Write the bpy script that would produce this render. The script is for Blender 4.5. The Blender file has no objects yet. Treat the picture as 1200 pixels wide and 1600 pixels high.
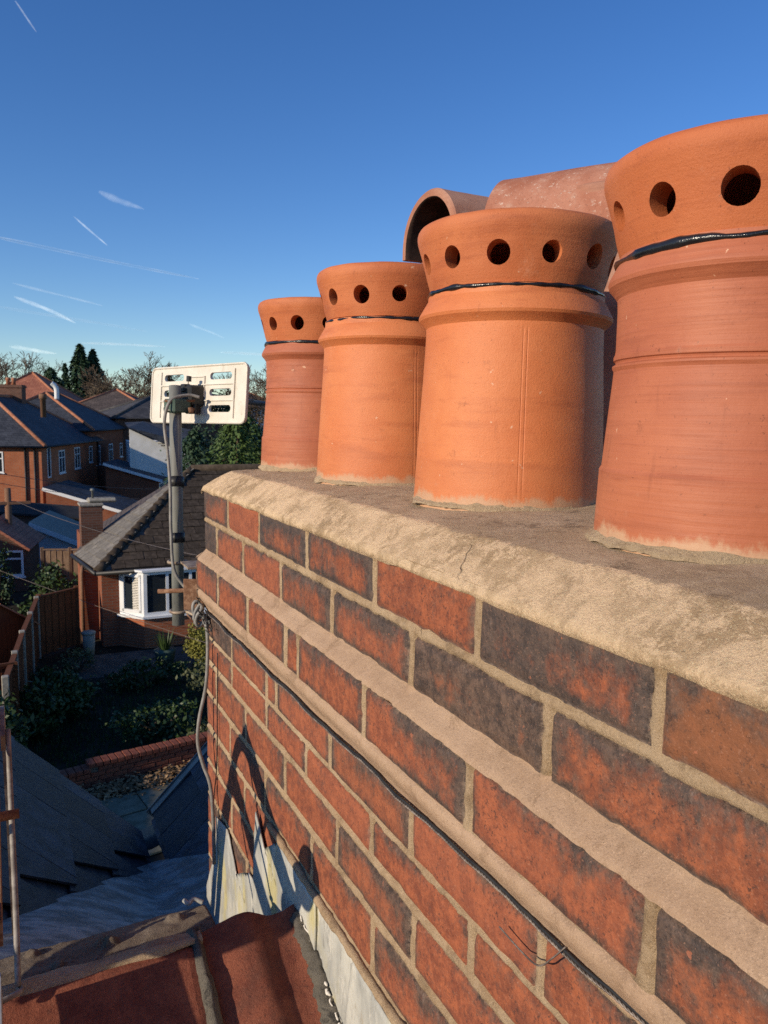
import bpy, bmesh, math, random
import numpy as np
from mathutils import Vector, Matrix

random.seed(7)
np.random.seed(7)
PI = math.pi
rad = math.radians
S = bpy.context.scene
COL = S.collection

# ------------------------------------------------------------------ camera
cam_d = bpy.data.cameras.new('camera')
cam = bpy.data.objects.new('camera', cam_d)
COL.objects.link(cam)
ER = Vector((0.8966, -0.4430, 0.0157)); EU = Vector((0.0403, 0.1163, 0.9924))
FW = ER.cross(EU) * -1.0
EU = ER.cross(FW).normalized()
FW = EU.cross(ER).normalized()
ER.normalize()
BK = -FW
cam.matrix_world = Matrix(((ER.x, EU.x, BK.x, -0.44), (ER.y, EU.y, BK.y, 0.0), (ER.z, EU.z, BK.z, 0.0), (0, 0, 0, 1)))
cam_d.sensor_fit = 'VERTICAL'
cam_d.sensor_height = 36.0
cam_d.lens = 27.0
cam_d.clip_start = 0.02
cam_d.clip_end = 60000.0
cam_d.dof.use_dof = True
cam_d.dof.focus_distance = 0.9
cam_d.dof.aperture_fstop = 26.0
S.camera = cam

# ------------------------------------------------------------------ sky and sun
SUN_EL, SUN_AZ = 20.0, 258.0     # azimuth clockwise from +Y
w = bpy.data.worlds.new('World')
S.world = w
w.use_nodes = True
nt = w.node_tree
nt.nodes.clear()
sky = nt.nodes.new('ShaderNodeTexSky')
sky.sky_type = 'NISHITA'
sky.sun_disc = False
sky.sun_elevation = rad(SUN_EL)
sky.sun_rotation = rad(SUN_AZ)
sky.altitude = 50
sky.air_density = 1.0
sky.dust_density = 0.0
sky.ozone_density = 4.0
bg = nt.nodes.new('ShaderNodeBackground')
bg.inputs['Strength'].default_value = 0.143
wo = nt.nodes.new('ShaderNodeOutputWorld')
hs = nt.nodes.new('ShaderNodeHueSaturation')
hs.inputs['Saturation'].default_value = 1.2
hs.inputs['Hue'].default_value = 0.512
hs.inputs['Value'].default_value = 1.0
nt.links.new(sky.outputs[0], hs.inputs['Color'])
nt.links.new(hs.outputs[0], bg.inputs['Color'])
nt.links.new(bg.outputs[0], wo.inputs['Surface'])

sun_d = bpy.data.lights.new('sun', 'SUN')
sun_d.energy = 4.7
sun_d.angle = rad(0.53)
sun_d.color = (1.0, 0.86, 0.67)
sun = bpy.data.objects.new('sun', sun_d)
COL.objects.link(sun)
sv = Vector((math.sin(rad(SUN_AZ)) * math.cos(rad(SUN_EL)), math.cos(rad(SUN_AZ)) * math.cos(rad(SUN_EL)), math.sin(rad(SUN_EL))))
sun.rotation_euler = sv.to_track_quat('Z', 'Y').to_euler()
sun.location = (-20, -5, 12)

S.view_settings.view_transform = 'Standard'
S.view_settings.look = 'None'
S.view_settings.gamma = 1.0
S.view_settings.exposure = 0.0
S.view_settings.use_curve_mapping = False
S.render.engine = 'CYCLES'
S.cycles.max_bounces = 6
S.cycles.use_denoising = False

GZ = -5.8     # level of the gardens below

# ------------------------------------------------------------------ noise
def _h(ix, iy, s):
    v = np.sin(ix * 127.1 + iy * 311.7 + s * 74.7) * 43758.5453
    return v - np.floor(v)

def vn(x, y, s=0):
    x = np.asarray(x, float); y = np.asarray(y, float)
    ix = np.floor(x); iy = np.floor(y); fx = x - ix; fy = y - iy
    fx = fx * fx * (3 - 2 * fx); fy = fy * fy * (3 - 2 * fy)
    return (_h(ix, iy, s) * (1 - fx) + _h(ix + 1, iy, s) * fx) * (1 - fy) + (_h(ix, iy + 1, s) * (1 - fx) + _h(ix + 1, iy + 1, s) * fx) * fy

def fbm(x, y, s=0, o=4):
    t = 0; a = 0.5
    for k in range(o):
        t = t + a * (vn(np.asarray(x) * 2 ** k, np.asarray(y) * 2 ** k, s + k * 3.1) - 0.5) * 2
        a *= 0.5
    return t

def sstep(a, b, x):
    t = np.clip((x - a) / (b - a), 0, 1)
    return t * t * (3 - 2 * t)

# ------------------------------------------------------------------ objects
WL = {}
def wl(o):
    return WL.get(o.name, Vector((0, 0, 0)))

def setp(o, parent, local):
    if parent is not None:
        o.parent = parent
        if not local:
            o.matrix_parent_inverse = Matrix.Translation(-wl(parent))

def tag(o, label=None, cat=None, group=None, kind=None):
    if label: o['label'] = label
    if cat: o['category'] = cat
    if group: o['group'] = group
    if kind: o['kind'] = kind
    return o

def empty(name, loc, label=None, cat=None, group=None, rz=0.0):
    o = bpy.data.objects.new(name, None)
    COL.objects.link(o)
    o.location = loc
    o.rotation_euler = (0, 0, rz)
    o.empty_display_size = 0.1
    WL[o.name] = Vector(loc)
    return tag(o, label, cat, group)

def mesh_obj(name, verts, faces, mat=None, parent=None, smooth=False, loc=None, local=False, label=None):
    me = bpy.data.meshes.new(name)
    me.from_pydata([tuple(v) for v in verts], [], [tuple(f) for f in faces])
    me.validate(verbose=False)
    if smooth:
        me.polygons.foreach_set('use_smooth', [True] * len(me.polygons))
    me.update()
    o = bpy.data.objects.new(name, me)
    COL.objects.link(o)
    if mat is not None:
        me.materials.append(mat)
    if loc is not None:
        o.location = loc
        WL[o.name] = Vector(loc)
    else:
        WL[o.name] = Vector((0, 0, 0))
    setp(o, parent, local)
    if label: o['label'] = label
    return o

class MB:
    def __init__(s):
        s.v = []; s.f = []
    def add(s, vs, fs):
        n = len(s.v)
        s.v += [tuple(v) for v in vs]
        s.f += [tuple(i + n for i in f) for f in fs]
        return s
    def hexa(s, p):   # p: 4 bottom (ccw from above) + 4 top
        return s.add(p, [(3, 2, 1, 0), (4, 5, 6, 7), (0, 1, 5, 4), (1, 2, 6, 5), (2, 3, 7, 6), (3, 0, 4, 7)])
    def box(s, c, d, rz=0.0, m=None):
        x, y, z = d[0] / 2, d[1] / 2, d[2] / 2
        p = [(-x, -y, -z), (x, -y, -z), (x, y, -z), (-x, y, -z), (-x, -y, z), (x, -y, z), (x, y, z), (-x, y, z)]
        M = m if m is not None else Matrix.Rotation(rz, 3, 'Z')
        return s.hexa([Vector(c) + M @ Vector(q) for q in p])
    def cham(s, c, d, b=0.004, rz=0.0, m=None):     # box with chamfered edges
        M = m if m is not None else Matrix.Rotation(rz, 3, 'Z')
        bm = bmesh.new()
        bmesh.ops.create_cube(bm, size=1.0)
        for v in bm.verts:
            v.co = Vector((v.co.x * d[0], v.co.y * d[1], v.co.z * d[2]))
        bmesh.ops.bevel(bm, geom=list(bm.edges), offset=b, segments=1, affect='EDGES')
        bm.verts.index_update()
        s.add([Vector(c) + M @ v.co for v in bm.verts], [[v.index for v in f.verts] for f in bm.faces])
        bm.free()
        return s
    def tube(s, path, r, n=8, cap=True):
        path = [Vector(p) for p in path]
        rs = r if isinstance(r, (list, tuple)) else [r] * len(path)
        t0 = (path[1] - path[0]).normalized()
        u = t0.orthogonal().normalized()
        vs = []
        for i, p in enumerate(path):
            t = (path[min(i + 1, len(path) - 1)] - path[max(i - 1, 0)])
            if t.length < 1e-9: t = t0
            t.normalize()
            u = (u - t * u.dot(t))
            if u.length < 1e-6: u = t.orthogonal()
            u.normalize()
            b = t.cross(u)
            for k in range(n):
                a = 2 * PI * k / n
                vs.append(p + (u * math.cos(a) + b * math.sin(a)) * rs[i])
        fs = []
        for i in range(len(path) - 1):
            for k in range(n):
                a, b2 = i * n + k, i * n + (k + 1) % n
                fs.append((a, b2, b2 + n, a + n))
        if cap:
            fs.append(tuple(range(n - 1, -1, -1)))
            m = (len(path) - 1) * n
            fs.append(tuple(range(m, m + n)))
        return s.add(vs, fs)
    def slab(s, pts, th):    # planar polygon given thickness, downwards along its normal
        pts = [Vector(p) for p in pts]
        nrm = (pts[1] - pts[0]).cross(pts[2] - pts[0]).normalized()
        n = len(pts)
        lo = [p - nrm * th for p in pts]
        fs = [tuple(range(n)), tuple(range(2 * n - 1, n - 1, -1))]
        for i in range(n):
            j = (i + 1) % n
            fs.append((i, i + n, j + n, j))
        return s.add(pts + lo, fs)
    def build(s, name, mat, parent=None, smooth=False, loc=None, local=False, label=None):
        return mesh_obj(name, s.v, s.f, mat, parent, smooth, loc, local, label)

def grid_faces(nu, nv, closed_u=False):
    fs = []
    for i in range(nu if closed_u else nu - 1):
        j = (i + 1) % nu
        a = np.arange(nv - 1)
        fs += list(zip((i * nv + a).tolist(), (j * nv + a).tolist(), (j * nv + a + 1).tolist(), (i * nv + a + 1).tolist()))
    return fs

def grid_obj(name, P, mat, parent=None, smooth=True, local=False, closed=False, flip=False):
    nu, nv = P.shape[:2]
    fs = grid_faces(nu, nv, closed)
    if flip: fs = [f[::-1] for f in fs]
    return mesh_obj(name, P.reshape(-1, 3).tolist(), fs, mat, parent, smooth, None, local)

# ------------------------------------------------------------------ materials
class NT:
    def __init__(s, name):
        s.m = bpy.data.materials.new(name)
        s.m.use_nodes = True
        s.t = s.m.node_tree
        s.t.nodes.clear()
        s.out = s.n('ShaderNodeOutputMaterial')
        s.b = s.n('ShaderNodeBsdfPrincipled')
        s.l(s.b.outputs[0], s.out.inputs['Surface'])
        s.tc = s.n('ShaderNodeTexCoord')
    def n(s, ty, **k):
        nd = s.t.nodes.new(ty)
        for a, b in k.items(): setattr(nd, a, b)
        return nd
    def l(s, a, b): s.t.links.new(a, b)
    def put(s, sock, v):
        if hasattr(v, 'links'): s.l(v, sock)
        elif isinstance(v, tuple) and len(v) == 3 and sock.type == 'RGBA': sock.default_value = (*v, 1)
        else: sock.default_value = v
    def math(s, op, a, b=0.0, c=None, clamp=False):
        nd = s.n('ShaderNodeMath', operation=op, use_clamp=clamp)
        s.put(nd.inputs[0], a); s.put(nd.inputs[1], b)
        if c is not None: s.put(nd.inputs[2], c)
        return nd.outputs[0]
    def mapr(s, v, a, b, c=0.0, d=1.0, smooth=True):
        nd = s.n('ShaderNodeMapRange', clamp=True)
        if smooth: nd.interpolation_type = 'SMOOTHSTEP'
        s.put(nd.inputs['Value'], v)
        for k, q in (('From Min', a), ('From Max', b), ('To Min', c), ('To Max', d)): s.put(nd.inputs[k], q)
        return nd.outputs['Result']
    def mix(s, f, a, b, bt='MIX'):
        nd = s.n('ShaderNodeMix', data_type='RGBA', blend_type=bt)
        s.put(nd.inputs[0], f); s.put(nd.inputs[6], a); s.put(nd.inputs[7], b)
        return nd.outputs[2]
    def vmul(s, v, k):
        nd = s.n('ShaderNodeVectorMath', operation='MULTIPLY')
        s.put(nd.inputs[0], v); nd.inputs[1].default_value = k
        return nd.outputs[0]
    def vadd(s, a, b):
        nd = s.n('ShaderNodeVectorMath', operation='ADD')
        s.put(nd.inputs[0], a); s.put(nd.inputs[1], b)
        return nd.outputs[0]
    def noise(s, v, scale, detail=3.0, rough=0.55, dist=0.0):
        nd = s.n('ShaderNodeTexNoise')
        s.put(nd.inputs['Vector'], v)
        nd.inputs['Scale'].default_value = scale
        nd.inputs['Detail'].default_value = detail
        nd.inputs['Roughness'].default_value = rough
        nd.inputs['Distortion'].default_value = dist
        return nd.outputs['Fac']
    def voro(s, v, scale, feature='F1', out='Distance'):
        nd = s.n('ShaderNodeTexVoronoi', feature=feature)
        s.put(nd.inputs['Vector'], v)
        nd.inputs['Scale'].default_value = scale
        return nd.outputs[out]
    def ramp(s, v, stops):
        nd = s.n('ShaderNodeValToRGB')
        s.put(nd.inputs[0], v)
        e = nd.color_ramp.elements
        while len(e) < len(stops): e.new(0.5)
        for q, (p, c) in zip(e, stops):
            q.position = p
            q.color = (*c, 1)
        return nd.outputs[0]
    def bump(s, h, strength=0.3, dist=0.002, prev=None):
        nd = s.n('ShaderNodeBump')
        nd.inputs['Strength'].default_value = strength
        nd.inputs['Distance'].default_value = dist
        s.put(nd.inputs['Height'], h)
        if prev is not None: s.l(prev, nd.inputs['Normal'])
        return nd.outputs[0]
    def fin(s, col, rough=0.8, spec=0.3, bump=None, metal=0.0):
        s.put(s.b.inputs['Base Color'], col)
        s.put(s.b.inputs['Roughness'], rough)
        s.b.inputs['Specular IOR Level'].default_value = spec
        s.b.inputs['Metallic'].default_value = metal
        if bump is not None: s.l(bump, s.b.inputs['Normal'])
        return s.m
    def objrand(s):
        nd = s.n('ShaderNodeObjectInfo')
        return nd
    def sep(s, v):
        nd = s.n('ShaderNodeSeparateXYZ')
        s.l(v, nd.inputs[0])
        return nd.outputs

def mat_brick():
    k = NT('fired_brick')
    oi = k.objrand()
    rnd = oi.outputs['Random']
    oc = k.n('ShaderNodeSeparateColor'); k.l(oi.outputs['Color'], oc.inputs[0])
    dark, brown, pat = oc.outputs[0], oc.outputs[1], oc.outputs[2]
    off = k.n('ShaderNodeCombineXYZ')
    k.l(k.math('MULTIPLY', rnd, 57.0), off.inputs[0]); k.l(k.math('MULTIPLY', rnd, 91.0), off.inputs[1]); k.l(k.math('MULTIPLY', rnd, 33.0), off.inputs[2])
    co = k.vadd(k.tc.outputs['Object'], off.outputs[0])
    g = k.sep(k.tc.outputs['Generated'])
    ey = k.math('ABSOLUTE', k.math('SUBTRACT', k.math('MULTIPLY', g[1], 2.0), 1.0))
    ez = k.math('ABSOLUTE', k.math('SUBTRACT', k.math('MULTIPLY', g[2], 2.0), 1.0))
    top = k.mapr(g[2], 0.45, 1.0)
    big = k.noise(co, 10, 8, 0.72, 0.3)
    mid = k.noise(co, 70, 7, 0.78)
    st = k.noise(k.vmul(co, (1, 1, 0.22)), 75, 5, 0.7)
    ed = k.math('MAXIMUM', k.mapr(ey, 0.74, 1.02), k.math('MAXIMUM', k.mapr(ez, 0.45, 1.05), k.math('MULTIPLY', top, 0.7)))
    # kiln kiss marks: a straight edged dark band on some bricks
    r7 = k.math('FRACT', k.math('MULTIPLY', rnd, 7.31)); r3 = k.math('FRACT', k.math('MULTIPLY', rnd, 13.7))
    gyw = k.math('ADD', g[1], k.math('MULTIPLY', k.math('SUBTRACT', k.noise(co, 40, 5, 0.7), 0.5), 0.05))
    kiss = k.math('MULTIPLY', k.mapr(gyw, r3, k.math('ADD', r3, 0.03)), k.math('GREATER_THAN', r7, 0.55))
    kiss2 = k.math('MULTIPLY', k.mapr(gyw, k.math('ADD', r3, 0.03), r3), k.math('LESS_THAN', r7, 0.22))
    f = k.math('MULTIPLY', k.math('SUBTRACT', big, 0.5), 2.3)
    f = k.math('ADD', f, k.math('MULTIPLY', k.math('SUBTRACT', mid, 0.5), 1.5))
    f = k.math('ADD', f, k.math('MULTIPLY', k.math('SUBTRACT', st, 0.5), 0.6))
    f = k.math('ADD', f, k.math('MULTIPLY', ed, 0.85))
    f = k.math('ADD', f, k.math('MULTIPLY', k.math('ADD', kiss, kiss2), 0.28))
    f = k.math('ADD', f, k.math('MULTIPLY', k.math('SUBTRACT', dark, 0.5), 1.8))
    f = k.mapr(f, 0.02, 0.84)
    red = k.mix(k.mapr(k.noise(co, 42, 8, 0.8), 0.36, 0.64), (0.165, 0.046, 0.024), (0.375, 0.108, 0.044))
    red = k.mix(k.math('MULTIPLY', brown, 0.75), red, (0.19, 0.085, 0.038))
    red = k.mix(k.math('MULTIPLY', k.math('SUBTRACT', rnd, 0.3, clamp=True), 0.5), red, (0.37, 0.115, 0.058))
    dk = k.mix(k.mapr(k.noise(co, 55, 8, 0.8), 0.36, 0.64), (0.046, 0.032, 0.026), (0.155, 0.096, 0.066))
    dk = k.mix(k.math('MULTIPLY', pat, 0.5), dk, (0.054, 0.046, 0.044))
    c = k.mix(f, red, dk)
    # grit, black soot specks, chips of paler body, salts and drag scratches
    sp = k.math('MULTIPLY', k.mapr(k.noise(co, 210, 5, 0.8), 0.555, 0.59), k.mapr(k.noise(co, 30, 4, 0.7), 0.40, 0.60, 0.35, 1.0))
    c = k.mix(k.math('MULTIPLY', sp, 0.74), c, (0.034, 0.024, 0.021))
    sp2 = k.mapr(k.noise(co, 360, 4, 0.75), 0.605, 0.64)
    c = k.mix(k.math('MULTIPLY', sp2, 0.45), c, (0.40, 0.20, 0.125))
    chp = k.mapr(k.noise(k.vadd(co, k.vmul(co, (0, 0.3, 0.2))), 58, 3, 0.55), 0.70, 0.73)
    c = k.mix(k.math('MULTIPLY', chp, 0.75), c, (0.36, 0.125, 0.065))
    soot = k.mapr(k.noise(co, 24, 7, 0.75), 0.57, 0.66)
    c = k.mix(k.math('MULTIPLY', soot, 0.5), c, (0.045, 0.038, 0.036))
    bl = k.math('MULTIPLY', k.mapr(k.noise(k.vmul(co, (1, 1, 0.35)), 46, 8, 0.8), 0.58, 0.72), k.mapr(g[2], 0.2, 1.0, 0.3, 0.85))
    c = k.mix(k.math('MULTIPLY', bl, 0.36), c, (0.38, 0.30, 0.25))
    sc = k.mapr(k.noise(k.vmul(co, (1, 2.6, 0.45)), 200, 5, 0.8), 0.66, 0.73)
    c = k.mix(k.math('MULTIPLY', sc, 0.6), c, (0.46, 0.40, 0.35))
    # mortar dust clinging to the arrises
    eg = k.math('MAXIMUM', k.mapr(ey, 0.955, 1.0), k.mapr(ez, 0.86, 1.0))
    eg = k.math('MULTIPLY', eg, k.mapr(k.noise(co, 110, 6, 0.8), 0.44, 0.58))
    c = k.mix(k.math('MULTIPLY', eg, 0.62), c, (0.36, 0.27, 0.19))
    h = k.math('ADD', k.math('MULTIPLY', k.noise(co, 120, 5, 0.7), 1.0), k.math('MULTIPLY', k.noise(co, 700, 3, 0.6), 0.35))
    pits = k.mapr(k.voro(co, 150), 0.05, 0.22)
    bp = k.bump(h, 0.8, 0.0024)
    bp = k.bump(pits, 0.30, 0.0012, bp)
    return k.fin(c, k.mapr(f, 0, 1, 0.85, 0.62), 0.35, bp)

def mat_mortar(name, base, pale, dirt, lich=0.5, specks=True, grit=0.6, dirt_amt=0.5):
    k = NT(name)
    co = k.tc.outputs['Object']
    big = k.noise(co, 7, 5, 0.65)
    c = k.mix(k.mapr(big, 0.38, 0.66), base, pale)
    pat = k.mapr(k.noise(co, 34, 8, 0.8, 0.4), 0.47, 0.555)
    c = k.mix(k.math('MULTIPLY', pat, lich), c, pale)
    dd = k.mapr(k.noise(co, 15, 8, 0.8, 0.3), 0.53, 0.62)
    c = k.mix(k.math('MULTIPLY', dd, dirt_amt), c, dirt)
    grain = k.noise(co, 430, 4, 0.8)
    c = k.mix(k.mapr(grain, 0.54, 0.66, 0, 0.50), c, tuple(x * 0.42 for x in base))
    c = k.mix(k.mapr(k.noise(co, 620, 3, 0.75), 0.57, 0.66, 0, 0.55), c, tuple(min(0.9, x * 1.45) for x in pale))
    wob = k.n('ShaderNodeTexNoise'); k.l(co, wob.inputs['Vector']); wob.inputs['Scale'].default_value = 30
    cr = k.voro(k.vadd(co, k.vmul(wob.outputs['Color'], (0.03, 0.03, 0.03))), 7.5, 'DISTANCE_TO_EDGE')
    crk = k.math('MULTIPLY', k.mapr(cr, 0.0, 0.009, 1.0, 0.0), k.mapr(k.noise(co, 5, 3, 0.6), 0.60, 0.66))
    c = k.mix(k.math('MULTIPLY', crk, 0.5), c, tuple(x * 0.22 for x in base))
    if specks:
        v = k.voro(k.vadd(co, k.vmul(co, (0.1, 0.2, 0.1))), 105)
        sz = k.mapr(k.noise(co, 21, 4, 0.6), 0.44, 0.64, 0.0, 0.36)
        s1 = k.math('LESS_THAN', v, sz)
        c = k.mix(k.math('MULTIPLY', s1, 0.5), c, dirt)
    h = k.math('ADD', k.math('MULTIPLY', k.noise(co, 150, 7, 0.8), 1.0), k.math('MULTIPLY', grain, 0.6))
    h = k.math('SUBTRACT', h, crk)
    bp = k.bump(h, grit, 0.0042)
    return k.fin(c, 0.92, 0.15, bp)

def mat_clay(name, base, light, dark, grainy=1.0, rings=0.4, age=0.3, rough=0.56):
    k = NT(name)
    co0 = k.tc.outputs['Object']
    rnd = k.objrand().outputs['Random']
    off = k.n('ShaderNodeCombineXYZ')
    k.l(k.math('MULTIPLY', rnd, 17.0), off.inputs[0]); k.l(k.math('MULTIPLY', rnd, 9.0), off.inputs[2])
    co = k.vadd(co0, off.outputs[0])
    z = k.sep(co0)[2]
    c = k.mix(k.mapr(k.noise(co, 7, 4, 0.6), 0.35, 0.68), base, light)
    c = k.mix(k.mapr(k.noise(k.vmul(co, (1, 1, 7)), 6, 5, 0.65), 0.5, 0.72, 0, 0.55), c, dark)
    c = k.mix(k.mapr(k.noise(co, 34, 6, 0.75), 0.56, 0.72, 0, 0.35 * (0.5 + age)), c, dark)
    ring = k.noise(k.vmul(co, (0.8, 0.8, 30)), 7, 3, 0.6)
    c = k.mix(k.mapr(ring, 0.52, 0.68, 0, 0.28 * rings + 0.06), c, dark)
    sp = k.mapr(k.noise(co, 330, 3, 0.7), 0.66, 0.73)
    c = k.mix(k.math('MULTIPLY', sp, 0.38), c, tuple(x * 0.45 for x in dark))
    pl = k.mapr(k.noise(co, 15, 6, 0.75), 0.60, 0.74)
    c = k.mix(k.math('MULTIPLY', pl, 0.10 + 0.35 * age), c, (0.62, 0.42, 0.30))
    wc = k.mapr(k.noise(k.vmul(co, (3, 3, 1)), 42, 5, 0.8), 0.72, 0.78)
    c = k.mix(k.math('MULTIPLY', wc, 0.35), c, (0.70, 0.52, 0.40))
    so = k.mapr(k.noise(co, 26, 7, 0.78), 0.60, 0.70)
    c = k.mix(k.math('MULTIPLY', so, 0.30 + 0.3 * age), c, tuple(x * 0.40 for x in dark))
    dr_ = k.mapr(k.noise(k.vmul(co, (1, 1, 0.12)), 48, 5, 0.7), 0.60, 0.72)
    c = k.mix(k.math('MULTIPLY', dr_, 0.22), c, tuple(x * 0.6 for x in dark))
    pep = k.mapr(k.noise(co, 240, 4, 0.75), 0.645, 0.675)
    c = k.mix(k.math('MULTIPLY', pep, 0.55), c, tuple(x * 0.25 for x in dark))
    ch = k.mapr(k.noise(co, 70, 3, 0.6), 0.715, 0.735)
    c = k.mix(k.math('MULTIPLY', ch, 0.8), c, (0.68, 0.40, 0.25))
    g = k.noise(co, 420, 5, 0.7)
    h = k.math('ADD', k.math('MULTIPLY', g, grainy), k.math('MULTIPLY', ring, rings * 1.2))
    h = k.math('ADD', h, k.math('MULTIPLY', k.noise(co, 40, 3, 0.6), 0.9))
    bp = k.bump(h, 0.42, 0.0017)
    return k, c, bp, z

def clay_pot(name, *a, **q):
    rough = q.pop('rough', 0.55)
    k, c, bp, z = mat_clay(name, *a, **q)
    co = k.tc.outputs['Object']
    # cement smeared round the foot
    e = k.math('ADD', z, k.math('MULTIPLY', k.math('SUBTRACT', k.noise(k.vmul(co, (1, 1, 0.7)), 20, 6, 0.75), 0.5), 0.06))
    m = k.mapr(e, 0.003, 0.016, 1.0, 0.0)
    c = k.mix(k.math('MULTIPLY', m, 0.85), c, (0.52, 0.36, 0.22))
    m2 = k.mapr(k.math('ADD', z, k.math('MULTIPLY', k.noise(co, 9, 4, 0.6), 0.03)), 0.072, 0.078, 1.0, 0.0)
    c = k.mix(k.math('MULTIPLY', m2, 0.22), c, (0.42, 0.135, 0.055))
    return k.fin(c, rough, 0.4, bp)

def mat_simple(name, a, b, scale=20, rough=0.7, spec=0.3, bump=0.25, dist=0.002, metal=0.0, stretch=(1, 1, 1), lo=0.38, hi=0.64, rand=0.0):
    k = NT(name)
    co = k.vmul(k.tc.outputs['Object'], stretch)
    if rand:
        r = k.objrand().outputs['Random']
        off = k.n('ShaderNodeCombineXYZ')
        k.l(k.math('MULTIPLY', r, 37.0), off.inputs[0]); k.l(k.math('MULTIPLY', r, 71.0), off.inputs[1])
        co = k.vadd(co, off.outputs[0])
    f = k.noise(co, scale, 5, 0.65)
    c = k.mix(k.mapr(f, lo, hi), a, b)
    if rand:
        c = k.mix(k.math('MULTIPLY', r, rand), c, tuple(x * 0.4 for x in a))
    bp = k.bump(k.noise(co, scale * 4, 4, 0.65), bump, dist) if bump else None
    return k.fin(c, rough, spec, bp, metal)

def mat_wallbrick(name, c1, c2, mort, scale=1.0):
    k = NT(name)
    co = k.tc.outputs['Object']
    x = k.sep(co)
    cb = k.n('ShaderNodeCombineXYZ')
    k.l(k.math('ADD', x[0], x[1]), cb.inputs[0]); k.l(x[2], cb.inputs[1])
    bt = k.n('ShaderNodeTexBrick')
    k.l(cb.outputs[0], bt.inputs['Vector'])
    bt.inputs['Scale'].default_value = 1.0
    bt.inputs['Brick Width'].default_value = 0.225
    bt.inputs['Row Height'].default_value = 0.075
    bt.inputs['Mortar Size'].default_value = 0.007
    bt.inputs['Color1'].default_value = (*c1, 1)
    bt.inputs['Color2'].default_value = (*c2, 1)
    bt.inputs['Mortar'].default_value = (*mort, 1)
    bt.inputs['Bias'].default_value = 0.1
    c = k.mix(k.mapr(k.noise(co, 0.9, 5, 0.65), 0.4, 0.7, 0, 0.4), bt.outputs['Color'], tuple(v * 0.55 for v in c1))
    bp = k.bump(bt.outputs['Fac'], -0.4, 0.006)
    return k.fin(c, 0.9, 0.15, bp)

def mat_roofrows(name, a, b, row=0.2, wid=0.25, line=0.35):
    # far roofs: tone per tile, laid out along the object's own x (courses) and slope height
    k = NT(name)
    co = k.tc.outputs['Object']
    x = k.sep(co)
    cb = k.n('ShaderNodeCombineXYZ')
    k.l(k.math('ADD', x[0], k.math('MULTIPLY', x[1], 0.73)), cb.inputs[0]); k.l(k.math('MULTIPLY', x[2], 1.9), cb.inputs[1])
    bt = k.n('ShaderNodeTexBrick')
    k.l(cb.outputs[0], bt.inputs['Vector'])
    bt.inputs['Scale'].default_value = 1.0
    bt.inputs['Brick Width'].default_value = wid
    bt.inputs['Row Height'].default_value = row
    bt.inputs['Mortar Size'].default_value = 0.012
    bt.inputs['Color1'].default_value = (*a, 1)
    bt.inputs['Color2'].default_value = (*b, 1)
    bt.inputs['Mortar'].default_value = (*[v * line for v in a], 1)
    c = k.mix(k.mapr(k.noise(co, 1.3, 5, 0.7), 0.45, 0.7, 0, 0.6), bt.outputs['Color'], tuple(v * 1.5 for v in b))
    bp = k.bump(bt.outputs['Fac'], -0.5, 0.012)
    return k.fin(c, 0.75, 0.3, bp)

MAT = {}
MAT['brick'] = mat_brick()
MAT['mortar'] = mat_mortar('joint_mortar', (0.37, 0.250, 0.142), (0.52, 0.375, 0.230), (0.21, 0.142, 0.083), 0.6, False, 0.9)
MAT['fillet'] = mat_mortar('fillet_mortar', (0.40, 0.262, 0.165), (0.48, 0.325, 0.212), (0.26, 0.165, 0.10), 0.5, False, 0.6, 0.6)
MAT['flaunch'] = mat_mortar('flaunching_mortar', (0.44, 0.298, 0.168), (0.80, 0.570, 0.350), (0.26, 0.172, 0.10), 0.9, False, 0.9, 0.40)
MAT['flaunch_top'] = mat_mortar('shaded_flaunching', (0.40, 0.282, 0.172), (0.52, 0.385, 0.250), (0.17, 0.115, 0.072), 0.6, False, 0.8, 0.75)  # flat top's dimmer light painted in as a darker mortar
MAT['bed'] = mat_mortar('bedding_mortar', (0.42, 0.30, 0.18), (0.55, 0.41, 0.26), (0.25, 0.17, 0.10), 0.5, False, 1.0)
MAT['potA'] = clay_pot('orange_terracotta', (0.58, 0.172, 0.056), (0.64, 0.215, 0.076), (0.42, 0.112, 0.038), grainy=1.0, rings=0.12, age=0.15, rough=0.56)
MAT['potB'] = clay_pot('pinkish_terracotta', (0.40, 0.118, 0.054), (0.46, 0.150, 0.070), (0.29, 0.080, 0.037), grainy=0.25, rings=0.9, age=0.25, rough=0.6)
k, c, bp, z = mat_clay('cap_terracotta', (0.48, 0.135, 0.046), (0.57, 0.185, 0.070), (0.32, 0.082, 0.032), 1.0, 0.4, 0.3)
MAT['cap'] = k.fin(c, 0.6, 0.3, bp)
k, c, bp, z = mat_clay('weathered_clay', (0.36, 0.155, 0.095), (0.47, 0.25, 0.17), (0.24, 0.10, 0.065), 1.2, 0.2, 0.9)
MAT['oldclay'] = k.fin(c, 0.85, 0.2, bp)
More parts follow.
